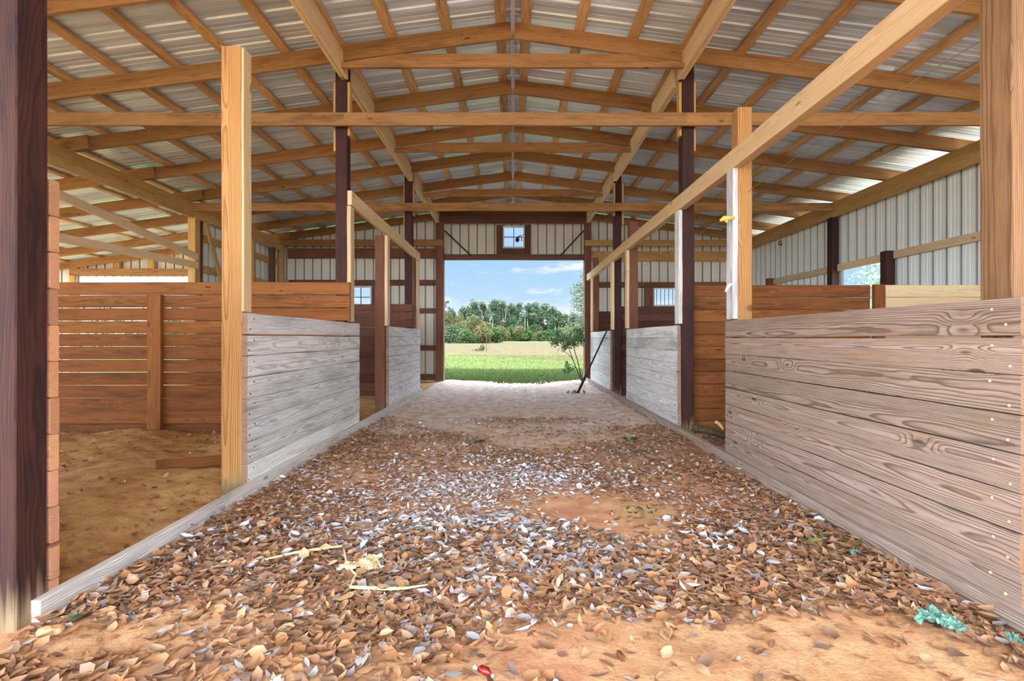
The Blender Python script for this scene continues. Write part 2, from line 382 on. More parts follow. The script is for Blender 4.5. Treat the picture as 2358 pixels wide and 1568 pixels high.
# right wall with two stall window openings
RIB_SHADE = (.42, .42, .42)          # shade inside the wall ribs, put into the colour as a grey tint
def wall_strip(mb_list, x, y0, y1, z0, z1, sgn):
    pr = rib_profile(50, deep=True); off = y0-Y0
    pts = [(y0, 0)]+[(Y0+s, h) for s, h in pr if y0 < Y0+s < y1]+[(y1, 0)]
    for (ya, ha), (yb, hb_) in zip(pts[:-1], pts[1:]):
        mb_list.add([(x+sgn*ha, ya, z0), (x+sgn*hb_, yb, z0), (x+sgn*hb_, yb, z1), (x+sgn*ha, ya, z1)], [(0, 1, 2, 3)], tint=RIB_SHADE if max(ha, hb_) > .01 else (1, 1, 1))
mb = MB()
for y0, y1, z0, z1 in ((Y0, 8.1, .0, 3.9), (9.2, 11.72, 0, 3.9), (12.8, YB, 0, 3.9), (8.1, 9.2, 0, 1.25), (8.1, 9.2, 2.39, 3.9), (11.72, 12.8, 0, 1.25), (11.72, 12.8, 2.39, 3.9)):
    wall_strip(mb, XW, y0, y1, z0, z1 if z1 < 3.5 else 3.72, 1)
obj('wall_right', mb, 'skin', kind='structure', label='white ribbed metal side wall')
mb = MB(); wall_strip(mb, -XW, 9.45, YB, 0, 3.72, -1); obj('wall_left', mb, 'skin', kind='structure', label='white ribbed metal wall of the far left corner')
# back wall: ribbed gable with a door opening and windows
OPEN = [(-1.80, 1.86, -1, 3.20), (-.265, .31, 3.51, 4.09), (-4.30, -3.715, 1.93, 2.50), (3.70, 4.40, 1.98, 2.46), (-11.45, -6.25, .0, 2.76)]
def back_top(x): return rz(x)+.03
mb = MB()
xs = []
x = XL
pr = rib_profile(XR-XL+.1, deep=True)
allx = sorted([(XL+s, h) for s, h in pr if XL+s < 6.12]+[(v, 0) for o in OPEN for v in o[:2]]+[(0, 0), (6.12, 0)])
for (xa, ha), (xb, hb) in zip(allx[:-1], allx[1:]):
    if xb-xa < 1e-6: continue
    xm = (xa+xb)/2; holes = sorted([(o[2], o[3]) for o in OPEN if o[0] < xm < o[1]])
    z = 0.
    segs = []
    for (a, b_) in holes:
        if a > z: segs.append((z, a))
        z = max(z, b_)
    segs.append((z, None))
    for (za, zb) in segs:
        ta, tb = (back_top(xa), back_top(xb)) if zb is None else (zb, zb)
        mb.add([(xa, YB+ha, za), (xb, YB+hb, za), (xb, YB+hb, tb), (xa, YB+ha, ta)], [(0, 1, 2, 3)], tint=RIB_SHADE if max(ha, hb) > .01 else (1, 1, 1))
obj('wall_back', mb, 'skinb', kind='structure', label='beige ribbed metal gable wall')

def window(n, x0, x1, z0, z1, bars, label):
    e = empty('window_%d' % n, ((x0+x1)/2, YB, z0), label, 'window', kind='structure')
    y = YB; t = .035; mb = MB()
    mb.box(x0, x1, y-.05, y+.03, z1-t, z1); mb.box(x0, x1, y-.05, y+.03, z0, z0+t)
    mb.box(x0, x0+t, y-.05, y+.03, z0+t, z1-t); mb.box(x1-t, x1, y-.05, y+.03, z0+t, z1-t)
    obj('frame', mb, 'frame', e)
    if not bars:
        mb = MB(); xm, zm = (x0+x1)/2, (z0+z1)/2
        mb.box(xm-.009, xm+.009, y-.02, y+.0, z0+t, z1-t); mb.box(x0+t, x1-t, y-.021, y+.001, zm-.009, zm+.009)
        obj('muntin', mb, 'muntin', e)
        mb = MB(); mb.box(x0+t, x1-t, y-.012, y-.008, z0+t, z1-t); obj('pane', mb, 'glass', e)
    else:
        for k in range(6):
            xx = x0+.09+k*.105; mb = MB(); mb.tube([(xx, y-.03, z0+t), (xx, y-.03, z1-t)], .008, 8); obj('bar', mb, 'iron', e)
    return e
window(1, -.265, .31, 3.51, 4.09, False, 'small four-pane window in the gable above the doorway')
window(2, -4.30, -3.715, 1.93, 2.50, False, 'small four-pane window in the back wall, left of the doorway')
window(3, 3.70, 4.40, 1.98, 2.46, True, 'small window with upright iron bars, right of the doorway')

# ------------------------------------------------------------------ posts
def post(name, x0, x1, y0, y1, z1, mt, label, facing=None, z0=-.12, group=None, foot=False):
    w_, d_ = x1-x0, y1-y0; xm, ym = (x0+x1)/2, (y0+y1)/2
    mb = MB(); mb.board((xm, ym, z0), (xm, ym, z1), d_, w_, up=(0, 1, 0), seg=10, warp=.002, ch=.005, tint=(1, 1, 1))
    if facing is None:
        return obj(name, mb, mt, origin=(xm, ym, 0), label=label, category='post', group=group)
    e = empty(name, (xm, ym, 0), label, 'post', group)
    obj('shaft', mb, mt, e)
    fx0, fx1, fz0, fz1, fm = facing
    mb = MB(); mb.board(((fx0+fx1)/2, ym, fz0), ((fx0+fx1)/2, ym, fz1), d_, fx1-fx0, up=(0, 1, 0), seg=8)
    obj('facing_board', mb, fm, e, label='pale board nailed to the aisle side of the post')
    return e
# left row, seen from the aisle
post('barn_post', -2.03, -1.87, 1.87, 2.0, 4.30, 'post', 'massive dark red-brown post at the left edge of the photo')
post('stall_post', -2.066, -1.922, 3.52, 3.625, 3.20, 'newpost', 'tall free-standing orange pine post at the near end of the left grey panel', (-1.922, -1.905, 1.32, 3.19, 'pale'))
post('barn_post', -2.06, -1.926, 5.77, 5.90, 4.30, 'post', 'dark post behind the long brown partition on the left', (-1.926, -1.88, 1.325, 2.67, 'pale'))
post('stall_post', -2.07, -1.926, 7.46, 7.60, 2.675, 'brown', 'short brown post under the left overhead rail', (-1.926, -1.88, 1.32, 2.675, 'pale'))
post('barn_post', -2.07, -1.926, 9.50, 9.65, 4.30, 'post', 'dark post at the far end of the left overhead rail', (-1.926, -1.88, 1.325, 2.67, 'brown'))
post('stall_post', -1.935, -1.885, 9.94, 10.04, 2.68, 'pale', 'thin pale stud holding the far tip of the left rail', z0=1.31)
# right row
post('barn_post', 1.96, 2.13, 1.95, 2.09, 4.30, 'oldpost', 'knotty brown post at the right edge of the photo')
post('stall_post', 1.965, 2.09, 4.34, 4.47, 3.15, 'newpost', 'tall orange pine post at the far end of the long right panel', (1.92, 1.965, 1.30, 2.62, 'grey'))
post('barn_post', 1.965, 2.10, 5.76, 5.90, 4.30, 'post', 'dark post at the near end of the middle right grey panel', (1.92, 1.965, 1.30, 2.62, 'grey'))
post('stall_post', 1.965, 2.11, 8.38, 8.52, 3.10, 'brown', 'brown post at the far end of the middle right grey panel', (1.92, 1.965, 1.30, 2.62, 'pale'))
post('barn_post', 1.965, 2.10, 9.62, 9.78, 4.30, 'post', 'dark post on the right with an iron pole leaning near it', (1.92, 1.965, 1.30, 2.62, 'pale'))
post('stall_post', 1.965, 2.10, 12.15, 12.27, 3.10, 'brown', 'last brown post of the right row before the doorway', (1.92, 1.965, 1.30, 2.62, 'pale'))
# door jambs and gable studs
post('door_post', -2.0, -1.80, 12.86, 13.0, 4.12, 'brown', 'brown jamb post on the left of the open doorway')
post('door_post', 1.86, 2.03, 12.86, 13.0, 4.12, 'brown', 'brown jamb post on the right of the open doorway')
# side wall posts
post('wall_post', 5.97, 6.10, 9.30, 9.45, 3.40, 'post', 'dark post against the white metal wall beside the window opening')
post('wall_post', 5.97, 6.10, 5.62, 5.77, 3.40, 'post', 'dark post against the near part of the right wall')
post('wall_post', 5.97, 6.10, 1.95, 2.1, 3.40, 'post', 'dark post of the right wall nearest to the camera')
post('wall_post', 5.95, 6.09, 12.95, 13.08, 3.40, 'brown', 'brown post in the far right corner')
post('window_post', 5.95, 6.10, 7.93, 8.06, 2.53, 'post', 'short dark post on the near side of the wall opening')
post('window_post', 5.95, 6.10, 11.58, 11.7, 2.53, 'brown', 'short brown post far down the right wall')
post('wall_post', -6.10, -5.96, 9.33, 9.48, 3.40, 'pine', 'tan post carrying the left eave beam, beside a diagonal brace')
post('wall_post', -6.10, -6.03, 9.55, 9.68, 3.40, 'brown', 'narrow brown post just behind the tan post on the left')
post('wall_post', -6.07, -5.97, 11.45, 11.55, 3.40, 'pine', 'tan stud on the short metal wall at the far left')
post('wall_post', -6.07, -5.95, 12.35, 12.47, 3.40, 'brown', 'brown stud near the far left corner')
post('wall_post', -6.09, -5.98, 12.9, 13.02, 3.40, 'pine', 'tan post in the far left corner')
post('wall_post', -6.05, -5.93, 1.9, 2.05, 3.40, 'post', 'dark post under the near end of the left eave beam')
post('wall_post', -6.05, -5.93, 5.62, 5.77, 3.40, 'post', 'dark post under the left eave beam behind the brown partition')

# ------------------------------------------------------------------ roof framing
ROWS = [1.85, 3.10, 4.35, 5.60, 6.85, 8.10, 9.35, 10.60, 11.85, 13.02]
vis = [y for y in ROWS if y > 4]
def where(y, side):
    if y in vis:
        i = vis.index(y)
        return ['nearest to the camera', 'second from the camera', 'third from the camera', 'fourth from the camera', 'fifth from the camera', 'sixth from the camera', 'seventh from the camera', 'last, against the gable'][i]
    return None
for y in ROWS:
    if y < 2.5: grp = 'rafters over and behind the camera'
    for sx, side in ((1, 'right'), (-1, 'left')):
        xe = 6.55*sx if sx > 0 else -6.6
        mb = MB(); h = .185
        A = Vector((.022*sx, y, rz(.022)-h/2)); B = Vector((xe, y, rz(xe)-h/2))
        mb.board(A, B, h, .04, seg=10, warp=.004)
        wh = where(y, side)
        if wh: obj('rafter', mb, 'rafter', label='%s roof rafter, %s' % (side, wh), category='rafter', group='rafters of the %s roof slope' % side)
        else: obj('rafter', mb, 'rafter', label='rough %s roof rafter above the camera' % side, category='rafter', group='rafters above the camera, %s slope' % side)
    if y > 1.0:
        mb = MB(); A = Vector((-5.8, y-.045, rz(5.8)-.095)); B = Vector((-13.2, y-.045, rz(13.2)-.095)); mb.board(A, B, .185, .04, seg=8, warp=.004)
        wh = where(y, 'left')
        if wh: obj('lean_to_rafter', mb, 'rafter', label='rafter of the left lean-to roof, %s' % wh, category='rafter', group='rafters of the left lean-to')
        else: obj('lean_to_rafter', mb, 'rafter', label='rafter of the left lean-to roof above the camera', category='rafter', group='lean-to rafters above the camera')
NP = ['beside the ridge', 'second from the ridge', 'third from the ridge', 'fourth from the ridge', 'fifth from the ridge', 'sixth from the ridge', 'seventh from the ridge', 'eighth from the ridge', 'ninth from the ridge', 'lowest, above the eave beam']
for sx, side in ((1, 'right'), (-1, 'left')):
    for k in range(10):
        x = (.14+.607*k)*sx
        z = rz(x)+.020
        mb = MB(); mb.board((x, Y0, z), (x, YB+.25, z), .112, .040, up=(1, 0, -SLOPE*sx), seg=26, warp=.005, hue=.1)
        obj('purlin', mb, 'purlin', label='knotty %s purlin under the roof metal, %s' % (side, NP[k]), category='purlin', group='purlins of the %s slope' % side)
for k, x in enumerate((-6.3, -7.2, -8.1, -9.0, -9.9, -10.8, -11.7, -12.6)):
    z = rz(x)+.020; mb = MB(); mb.board((x, Y0, z), (x, YB+.25, z), .088, .038, up=(1, 0, SLOPE), seg=26, warp=.005)
    obj('purlin', mb, 'purlin', label='lean-to purlin, %s out from the left eave beam' % ORD[k], category='purlin', group='purlins of the left lean-to')
mb = MB(); mb.board((0, Y0, RZ-.045), (0, YB+.2, RZ-.045), .17, .03, seg=20, warp=.001)
obj('ridge_light_strip', mb, 'pale', label='thin pale board standing in for the line of light along the peak of the roof', category='beam')  # pale board put in for the bright light gap at the ridge
# tie beams on the near face of the barn posts
for y, q in ((5.68, 'nearer, high'), (9.28, 'farther, low')):
    z = 3.63 if y < 6 else 3.58
    for x0, x1, s in ((-6.0, -1.92, 'left'), (-1.92, 1.98, 'middle'), (1.98, 5.98, 'right')):
        mb = MB(); mb.board((x0, y, z), (x1, y, z), .148, .038, seg=8, warp=.004)
        obj('tie_beam', mb, 'rafter', label='horizontal tie board, %s length of the %s one' % (s, q.split(',')[0]), category='beam', group='tie boards of the %s row' % q.split(',')[0])
for y, q in ((5.53, 'nearest'), (8.03, 'middle'), (10.53, 'farthest')):
    z = 4.21; mb = MB(); hw = 1.93
    V = []
    zt, zb = z+.075, z-.075
    for yy in (y-.019, y+.019):
        V += [(-hw, yy, zb), (hw, yy, zb), (hw, yy, zt-.10), (1.25, yy, zt), (-1.25, yy, zt), (-hw, yy, zt-.10)]
    wc = [(v[0]+random.uniform(0, .01)+y*7, v[2]-z+.03, v[1]-y+.06) for v in V]
    mb.add(V, [(0, 1, 2, 3, 4, 5), (11, 10, 9, 8, 7, 6), (0, 6, 7, 1), (1, 7, 8, 2), (2, 8, 9, 3), (3, 9, 10, 4), (4, 10, 11, 5), (5, 11, 6, 0)], wc, (.98, .95, .93))
    obj('collar_beam', mb, 'rafter', label='tapered collar beam across the ridge, %s of the three' % q, category='beam')
# girders along the aisle: doubled pale boards
for sx, side in ((-1, 'left'), (1, 'right')):
    for i, (ya, yb, nm) in enumerate(((Y0, 5.75, 'nearest length, above the camera'), (5.92, 9.48, 'middle length between the dark posts'), (9.68, 12.84, 'far length reaching the gable'))):
        e = empty('girder', (sx*1.945, (ya+yb)/2, 4.12), 'doubled pale pine girder on the %s, %s' % (side, nm), 'beam', 'girders along the aisle')
        for dx in (-.021, .021):
            mb = MB(); zc = 4.235+(.004 if dx > 0 else 0); mb.board((sx*1.945+dx, ya, zc), (sx*1.945+dx, yb, zc), .23, .039, seg=12, warp=.003); obj('plank', mb, 'pale', e)
for sx, side in ((-1, 'left'), (1, 'right')):
    for y, nm in ((5.70, 'near'), (9.46, 'far')):
        ia, ib = {(-1, 'near'): (1.926, 2.06), (-1, 'far'): (1.926, 2.07), (1, 'near'): (1.965, 2.10), (1, 'far'): (1.965, 2.10)}[(sx, nm)]
        for dx, z0, z1, wn in ((ia-.014, 3.49, 4.11, 'aisle side'), (ib+.014, 3.31, 4.11, 'stall side')):
            x = sx*dx; yy = y+.13
            mb = MB(); mb.board((x, yy, z0), (x, yy, z1), .09, .03, up=(0, 1, 0), seg=3)
            obj('cleat', mb, 'pine', label='short upright cleat on the %s of the %s %s dark post' % (wn, nm, side), category='cleat', group='cleats at the post heads')
# eave beams
for sx, side in ((-1, 'left'), (1, 'right')):
    for ya, yb, nm in ((Y0, 5.7, 'near length'), (5.7, 9.33, 'middle length'), (9.33, 13.05, 'far length')):
        mb = MB(); mb.board((sx*6.0, ya+.002, 3.53), (sx*6.0, yb-.002, 3.53), .285, .04, seg=10, warp=.003)
        obj('eave_beam', mb, 'pine', label='deep orange eave beam on the %s, %s' % (side, nm), category='beam', group='eave beams')
mb = MB(); mb.board((-6.14, 1.0, 3.69), (-6.14, 13, 3.69), .038, .14, seg=12); obj('eave_plate', mb, 'pine', label='flat plate lying behind the top of the left eave beam', category='beam')
# overhead stall rails
mb = MB(); mb.board((-1.895, 5.77, 2.762), (-1.895, 10.04, 2.762), .165, .05, seg=10, warp=.004, tint=(1.05, 1.03, 1.0)); obj('stall_rail', mb, 'pale', label='pale overhead rail above the left grey panels', category='rail')
mb = MB(); mb.board((1.963, 1.7, 2.704), (1.95, 13.05, 2.704), .165, .085, seg=24, warp=.005, tint=(.98, .93, .90)); obj('stall_rail', mb, 'pale', label='long rough overhead rail sweeping down the right row', category='rail')
mb = MB(); mb.board(U(105, 434, 6.6), U(455, 592, 9.345), .125, .04, seg=8); obj('lean_to_rail', mb, 'pale', label='sloping weathered rail outside the left eave, upper one', category='rail')
mb = MB(); mb.board(U(105, 541, 6.6), U(455, 611, 9.345), .125, .04, seg=8); obj('lean_to_rail', mb, 'pale', label='weathered rail outside the left eave, lower one', category='rail')
mb = MB(); mb.board((-5.93, 9.60, 3.38), (-5.93, 10.45, 1.6), .10, .035, up=(0, 1, .4), seg=6); obj('brace', mb, 'pine', label='diagonal brace running down from the tan post', category='brace')

# ------------------------------------------------------------------ back wall framing
def hb(name, x0, x1, za, zb, y, mt, label, group=None, t=.04, cat='girt'):
    mb = MB(); mb.board((x0, y, (za+zb)/2), (x1, y, (za+zb)/2), zb-za, t, seg=6, warp=.003)
    return obj(name, mb, mt, label=label, category=cat, group=group)
zf = lambda py: H+(CY-py)/87.2
hb('wall_girt', -5.9, -1.80, zf(571), zf(557), 12.83, 'rafter', 'orange girt left of the doorway, topmost', 'girts left of the doorway')
hb('wall_girt', 1.86, 5.93, zf(571), zf(558), 12.83, 'pine', 'orange girt right of the doorway, topmost', 'girts right of the doorway')
hb('wall_girt', -5.9, -2.0, zf(596), zf(571.5)-.02, 13.06, 'brown', 'wide shaded girt left of the doorway, under the topmost', 'girts left of the doorway', t=.06)
hb('wall_girt', 2.03, 5.93, zf(603), zf(580), 13.06, 'pine', 'wide doubled girt right of the doorway, under the topmost', 'girts right of the doorway', t=.06)
hb('wall_girt', -5.9, -2.0, zf(658), zf(645), 13.08, 'brown', 'girt just above the small left window', 'girts left of the doorway')
hb('wall_girt', 2.03, 5.93, zf(663), zf(650), 13.08, 'brown', 'girt just above the barred window', 'girts right of the doorway')
hb('wall_girt', -3.6, -2.0, zf(722), zf(710), 13.08, 'brown', 'short girt left of the doorway at stall-door height', 'girts left of the doorway')
hb('wall_girt', -3.6, -2.0, zf(807), zf(795), 13.08, 'brown', 'short girt left of the doorway near the ground', 'girts left of the doorway')
hb('wall_girt', -5.9, -2.0, .03, .19, 13.08, 'brown', 'bottom board of the wall left of the doorway', 'girts left of the doorway')
hb('door_header', -1.80, 1.86, zf(600.5), zf(588), 13.0, 'partdark', 'dark header board over the open doorway', cat='beam', t=.10)
hb('loft_beam', -1.90, 1.90, 4.10, 4.29, 12.86, 'partdark', 'reddish beam across the gable above the small window', cat='beam')
hb('loft_beam', -1.90, 1.90, 4.31, 4.49, 12.98, 'partdark', 'shaded beam across the gable, behind and above the other', cat='beam')
def stud(name, x0, x1, z0, z1, y, mt, label, group=None):
    mb = MB(); mb.board(((x0+x1)/2, y, z0), ((x0+x1)/2, y, z1), x1-x0, .04, up=(1, 0, 0), seg=4)
    return obj(name, mb, mt, label=label, category='stud', group=group)
stud('window_stud', -.43, -.27, 3.32, 4.10, 13.06, 'partdark', 'stud on the left of the gable window')
stud('window_stud', .315, .47, 3.32, 4.10, 13.06, 'partdark', 'stud on the right of the gable window')
hb('window_sill_board', -.27, .315, 3.33, 3.49, 13.07, 'partdark', 'board under the gable window', cat='board')
stud('window_stud', 3.45, 3.68, 1.8, 2.46, 13.04, 'brown', 'stud beside the barred window')
stud('window_stud', -3.70, -3.58, 1.8, 2.5, 13.04, 'brown', 'stud beside the small left window')
for a, b_, s in (((1024, 531), (1085, 589), 'left'), ((1344, 531), (1290, 589), 'right')):
    mb = MB(); mb.tube([U(*a, 12.9), U(*b_, 12.9)], .018, 8); obj('brace_rod', mb, 'iron', label='black iron brace rod in the %s corner above the doorway' % s, category='rod')
# lamp on a bracket outside the gable window
e = empty('outdoor_lamp', (.10, 13.3, 3.70), 'small dark outdoor lamp seen through the gable window', 'lamp')
mb = MB(); mb.tube([(.285, 13.155, 3.87), (.2, 13.2, 3.86), (.12, 13.28, 3.84), (.2, 13.28, 3.86), (.24, 13.25, 3.80)], .008); obj('bracket', mb, 'iron', e)
mb = MB(); mb.tube([(.12, 13.28, 3.84), (.12, 13.28, 3.80), (.12, 13.28, 3.74), (.12, 13.28, 3.70)], [.02, .055, .06, .02], 12); obj('lamp_head', mb, 'iron', e, smooth=True)
mb = MB(); mb.tube([(.24, 13.25, 3.80), (.22, 13.25, 3.74), (.26, 13.25, 3.73)], .012); obj('sensor', mb, 'iron', e)
# lean-to gable framing
hb('lean_to_header', -11.6, -6.2, zf(636), zf(620), 13.03, 'rafter', 'header board over the bright lean-to opening', cat='beam', t=.06)
stud('lean_to_stud', -11.62, -11.47, 0, 2.9, 13.03, 'pine', 'stud at the left end of the lean-to opening')
stud('lean_to_stud', -10.45, -10.3, 2.95, 3.2, 13.03, 'pine', 'short stub stud above the lean-to header, left one')
stud('lean_to_stud', -9.55, -9.4, 2.95, 3.32, 13.03, 'pine', 'short stub stud above the lean-to header, right one')

# side wall girts
def sg(x, ya, yb, za, zb, mt, label, group):
    mb = MB(); mb.board((x, ya, (za+zb)/2), (x, yb, (za+zb)/2), zb-za, .04, seg=8, warp=.004); obj('wall_girt', mb, mt, label=label, category='girt', group=group)
sg(6.08, .5, 7.92, 2.40, 2.52, 'pale', 'pale girt on the right wall, near length ending at the short dark post', 'girts of the right wall')
sg(6.08, 8.07, 9.29, 2.385, 2.51, 'pale', 'pale girt directly over the wall opening', 'girts of the right wall')
sg(6.08, 9.46, 11.57, 2.39, 2.51, 'pale', 'pale girt on the right wall beyond the dark wall post', 'girts of the right wall')
sg(-6.08, 9.7, 12.88, 3.02, 3.16, 'pine', 'upper girt on the short metal wall at the far left', 'girts of the far left wall')
sg(-6.08, 9.7, 12.88, 2.42, 2.56, 'pine', 'lower girt on the short metal wall at the far left', 'girts of the far left wall')
mb = MB(); mb.board((6.08, 8.12, 1.2), (6.08, 8.12, 2.38), .06, .04, up=(0, 1, 0), seg=3); obj('window_stud', mb, 'pine', label='light strip lining the near side of the wall opening', category='stud')
mb = MB(); mb.tube([(6.05, 11.2, 3.32), (6.0, 11.2, 3.30), (6.0, 11.22, 3.24), (6.02, 11.15, 3.22), (6.0, 11.1, 3.25)], .012); obj('wall_hook', mb, 'iron', label='small black hook high on the white metal wall', category='hook')

# ------------------------------------------------------------------ stall fronts (grey panels) and sills
def panel(x, y0, y1, z0, z1, n, mt, label, thk=.043, nails=None, cut=None):
    sx = 1 if x > 0 else -1
    e = empty('stall_front', (x, (y0+y1)/2, z0), label, 'stall panel')
    step = (z1-z0)/n; xc = x+sx*thk/2
    for i in range(n):
        a = z0+i*step; mb = MB()
        g_ = random.choice((.002, .003, .005)); 
        if cut and i == cut[0]: g_ = cut[1]
        zc = a+step/2-g_/2+(g_*0 if i else 0)
        mb.board((xc+random.uniform(-.002, .002), y0+random.uniform(0, .006), zc), (xc+random.uniform(-.002, .002), y1-random.uniform(0, .01), zc), step-g_, thk, seg=12, warp=.0018, hue=.03, endt=(.5, .32, .23) if mt == 'grey' else (.7, .55, .42))
        pl = obj('plank', mb, mt, e)
        if nails:
            for yy in nails:
                for zz_ in (.035, -.035) if i % 1 == 0 else (0,):
                    mb = MB(); xn = x-sx*.001; yv = yy+random.uniform(-.012, .012)+(.03 if zz_ > 0 else -.03); zn = zc+zz_+random.uniform(-.01, .01)
                    mb.tube([(xn+sx*.004, yv, zn), (xn-sx*.0015, yv, zn), (xn-sx*.003, yv, zn)], [.0055, .0055, .003], 10)
                    obj('nail', mb, 'nail' if mt == 'greybrown' else 'rust', pl)
    return e
panel(-1.88, 3.52, 6.10, .085, 1.315, 8, 'grey', 'silvery weathered plank stall panel on the left, nearer one', nails=(3.58,), cut=(6, .012))
panel(-1.88, 7.53, 10.10, .085, 1.315, 8, 'grey', 'silvery weathered plank stall panel on the left, farther one', nails=(7.6,))
panel(1.92, 1.877, 4.50, .09, 1.29, 8, 'greybrown', 'large brownish-grey plank stall panel filling the right foreground', nails=(1.96,), cut=(6, .009))
panel(1.92, 5.80, 8.42, .09, 1.285, 8, 'grey', 'silvery plank stall panel in the middle of the right row', nails=(5.86, ))
panel(1.92, 9.79, 12.3, .09, 1.285, 8, 'grey', 'silvery plank stall panel at the far end of the right row')
for sx, y0, y1, m_, lb in ((-1, 1.93, 10.12, 'grey', 'long low ground sill board along the left row'), (1, 1.2, 13.05, 'greybrown', 'long low ground sill board along the right row')):
    xc = -1.855 if sx < 0 else 1.90
    mb = MB(); mb.board((xc, y0, .035), (xc, y1, .035), .155, .045, seg=26, warp=.003, tint=(.9, .85, .80) if sx < 0 else (1.05, 1.08, 1.12)); obj('ground_sill', mb, m_, label=lb, category='sill board')

# ------------------------------------------------------------------ partitions between stalls
def partition(x0, x1, y, ztop, n, mt, label, gaps=(.002, .003, .004), battens=(), z0=.0, thk=.04, endmt=None):
    e = empty('stall_partition', ((x0+x1)/2, y, z0), label, 'partition')
    step = (ztop-z0)/n
    for i in range(n):
        g_ = random.choice(gaps); a = z0+i*step; zc = a+step/2
        xe = -1.93 if (4 < y < 11 and -1.95 < x1 < 0 and a < 1.25) else x1
        mb = MB(); mb.board((x0, y+random.uniform(-.002, .002), zc), (xe-random.uniform(0, .006), y+random.uniform(-.002, .002), zc), step-g_, thk, seg=8, warp=.0016, ch=.005, tint=(lambda q: (q, q*random.uniform(.93, 1.03), q*random.uniform(.88, 1.05)))(random.uniform(.68, 1.12)))
        obj('plank', mb, mt, e)
    for (bx0, bx1, bz1, yy, bm) in battens:
        mb = MB(); mb.board(((bx0+bx1)/2, yy, -.05), ((bx0+bx1)/2, yy, bz1), bx1-bx0, .05, up=(1, 0, 0), seg=8); obj('batten', mb, bm, e, label='upright board holding the planks')
    return e
partition(-6.0, -1.868, 2.03, 1.775, 12, 'endgrain', 'stall partition seen end-on beside the massive dark post')
partition(-5.95, -1.865, 5.715, 1.775, 12, 'part', 'long brown slatted partition at the back of the near left stall', gaps=(.003, .006, .009, .007), battens=((-4.155, -4.0, 1.625, 5.668, 'part'),))
partition(-5.95, -1.90, 9.40, 1.78, 12, 'partdark', 'dark slatted partition at the back of the second left stall', gaps=(.004, .007, .01))
partition(2.12, 4.25, 5.93, 1.765, 12, 'part', 'brown plank partition behind the long right panel', gaps=(.003, .005, .007), battens=((4.26, 4.39, 1.765, 5.88, 'part'),))
partition(4.40, 5.93, 5.93, 1.765, 12, 'pale', 'pale new plank partition reaching the right wall', gaps=(.001, .002))
partition(2.12, 5.93, 9.86, 1.765, 12, 'partdark', 'dark plank partition between the middle and far right stalls', gaps=(.002, .004))
partition(2.08, 5.93, 12.9, 1.83, 12, 'partdark', 'kickboard lining inside the back wall of the far right stall', gaps=(.002,))
partition(2.14, 5.93, 2.2, 1.765, 12, 'part', 'partition of the near right stall hidden behind the foreground panel')

# ------------------------------------------------------------------ fence wire, insulator, strap, pole
e = empty('fence_wire', (2.05, 4, 0), 'thin sagging fence wire strung along the right posts', 'wire')
pts = [U(2358, 38, 2.0), U(2262, 92, 2.15), U(2115, 180, 2.5), U(1935, 294, 3.0), U(1850, 350, 3.4), U(1729, 436, 4.30), U(1690, 478, 4.55)]
mb = MB(); mb.tube(pts, .0022, 5); obj('strand', mb, 'wire', e)
mb = MB(); mb.tube([U(1682, 505, 4.45), U(1640, 516, 4.9), U(1610, 540, 5.4), U(1598, 552, 5.68), U(1560, 568, 6.4), U(1500, 603, 7.4), U(1440, 628, 8.4)], .0022, 5); obj('strand', mb, 'wire', e)
e = empty('insulator', U(1662, 512, 4.33), 'small yellow fence insulator on the tall right pine post', 'insulator')
mb = MB(); mb.tube([U(1690, 502, 4.345), U(1678, 502, 4.34), U(1668, 503, 4.33), U(1658, 508, 4.33)], [.018, .02, .024, .010], 10); obj('body', mb, 'yellow', e, smooth=True)
mb = MB(); mb.tube([U(1672, 503, 4.33), U(1673, 512, 4.33)], .012, 8); obj('clip', mb, 'yellow', e)
mb = MB()
mb.tube([U(1686, 655, 4.33), U(1681, 656, 4.33), U(1675, 664, 4.33), U(1671, 672, 4.33)], [.012, .016, .014, .009], 6); obj('strap', mb, 'white', label='scrap of white strap hanging on the tall right post', category='strap')
mb = MB(); A, B = Vector((1.335, 10.25, .0)), Vector((1.86, 9.72, 1.33))
mb.tube([A, A.lerp(B, .02), A.lerp(B, .3), A.lerp(B, .34), A.lerp(B, .9), B], [.02, .026, .026, .016, .016, .010], 10); obj('iron_pole', mb, 'iron', label='long dark iron pole leaning on the far right panel', category='pole')

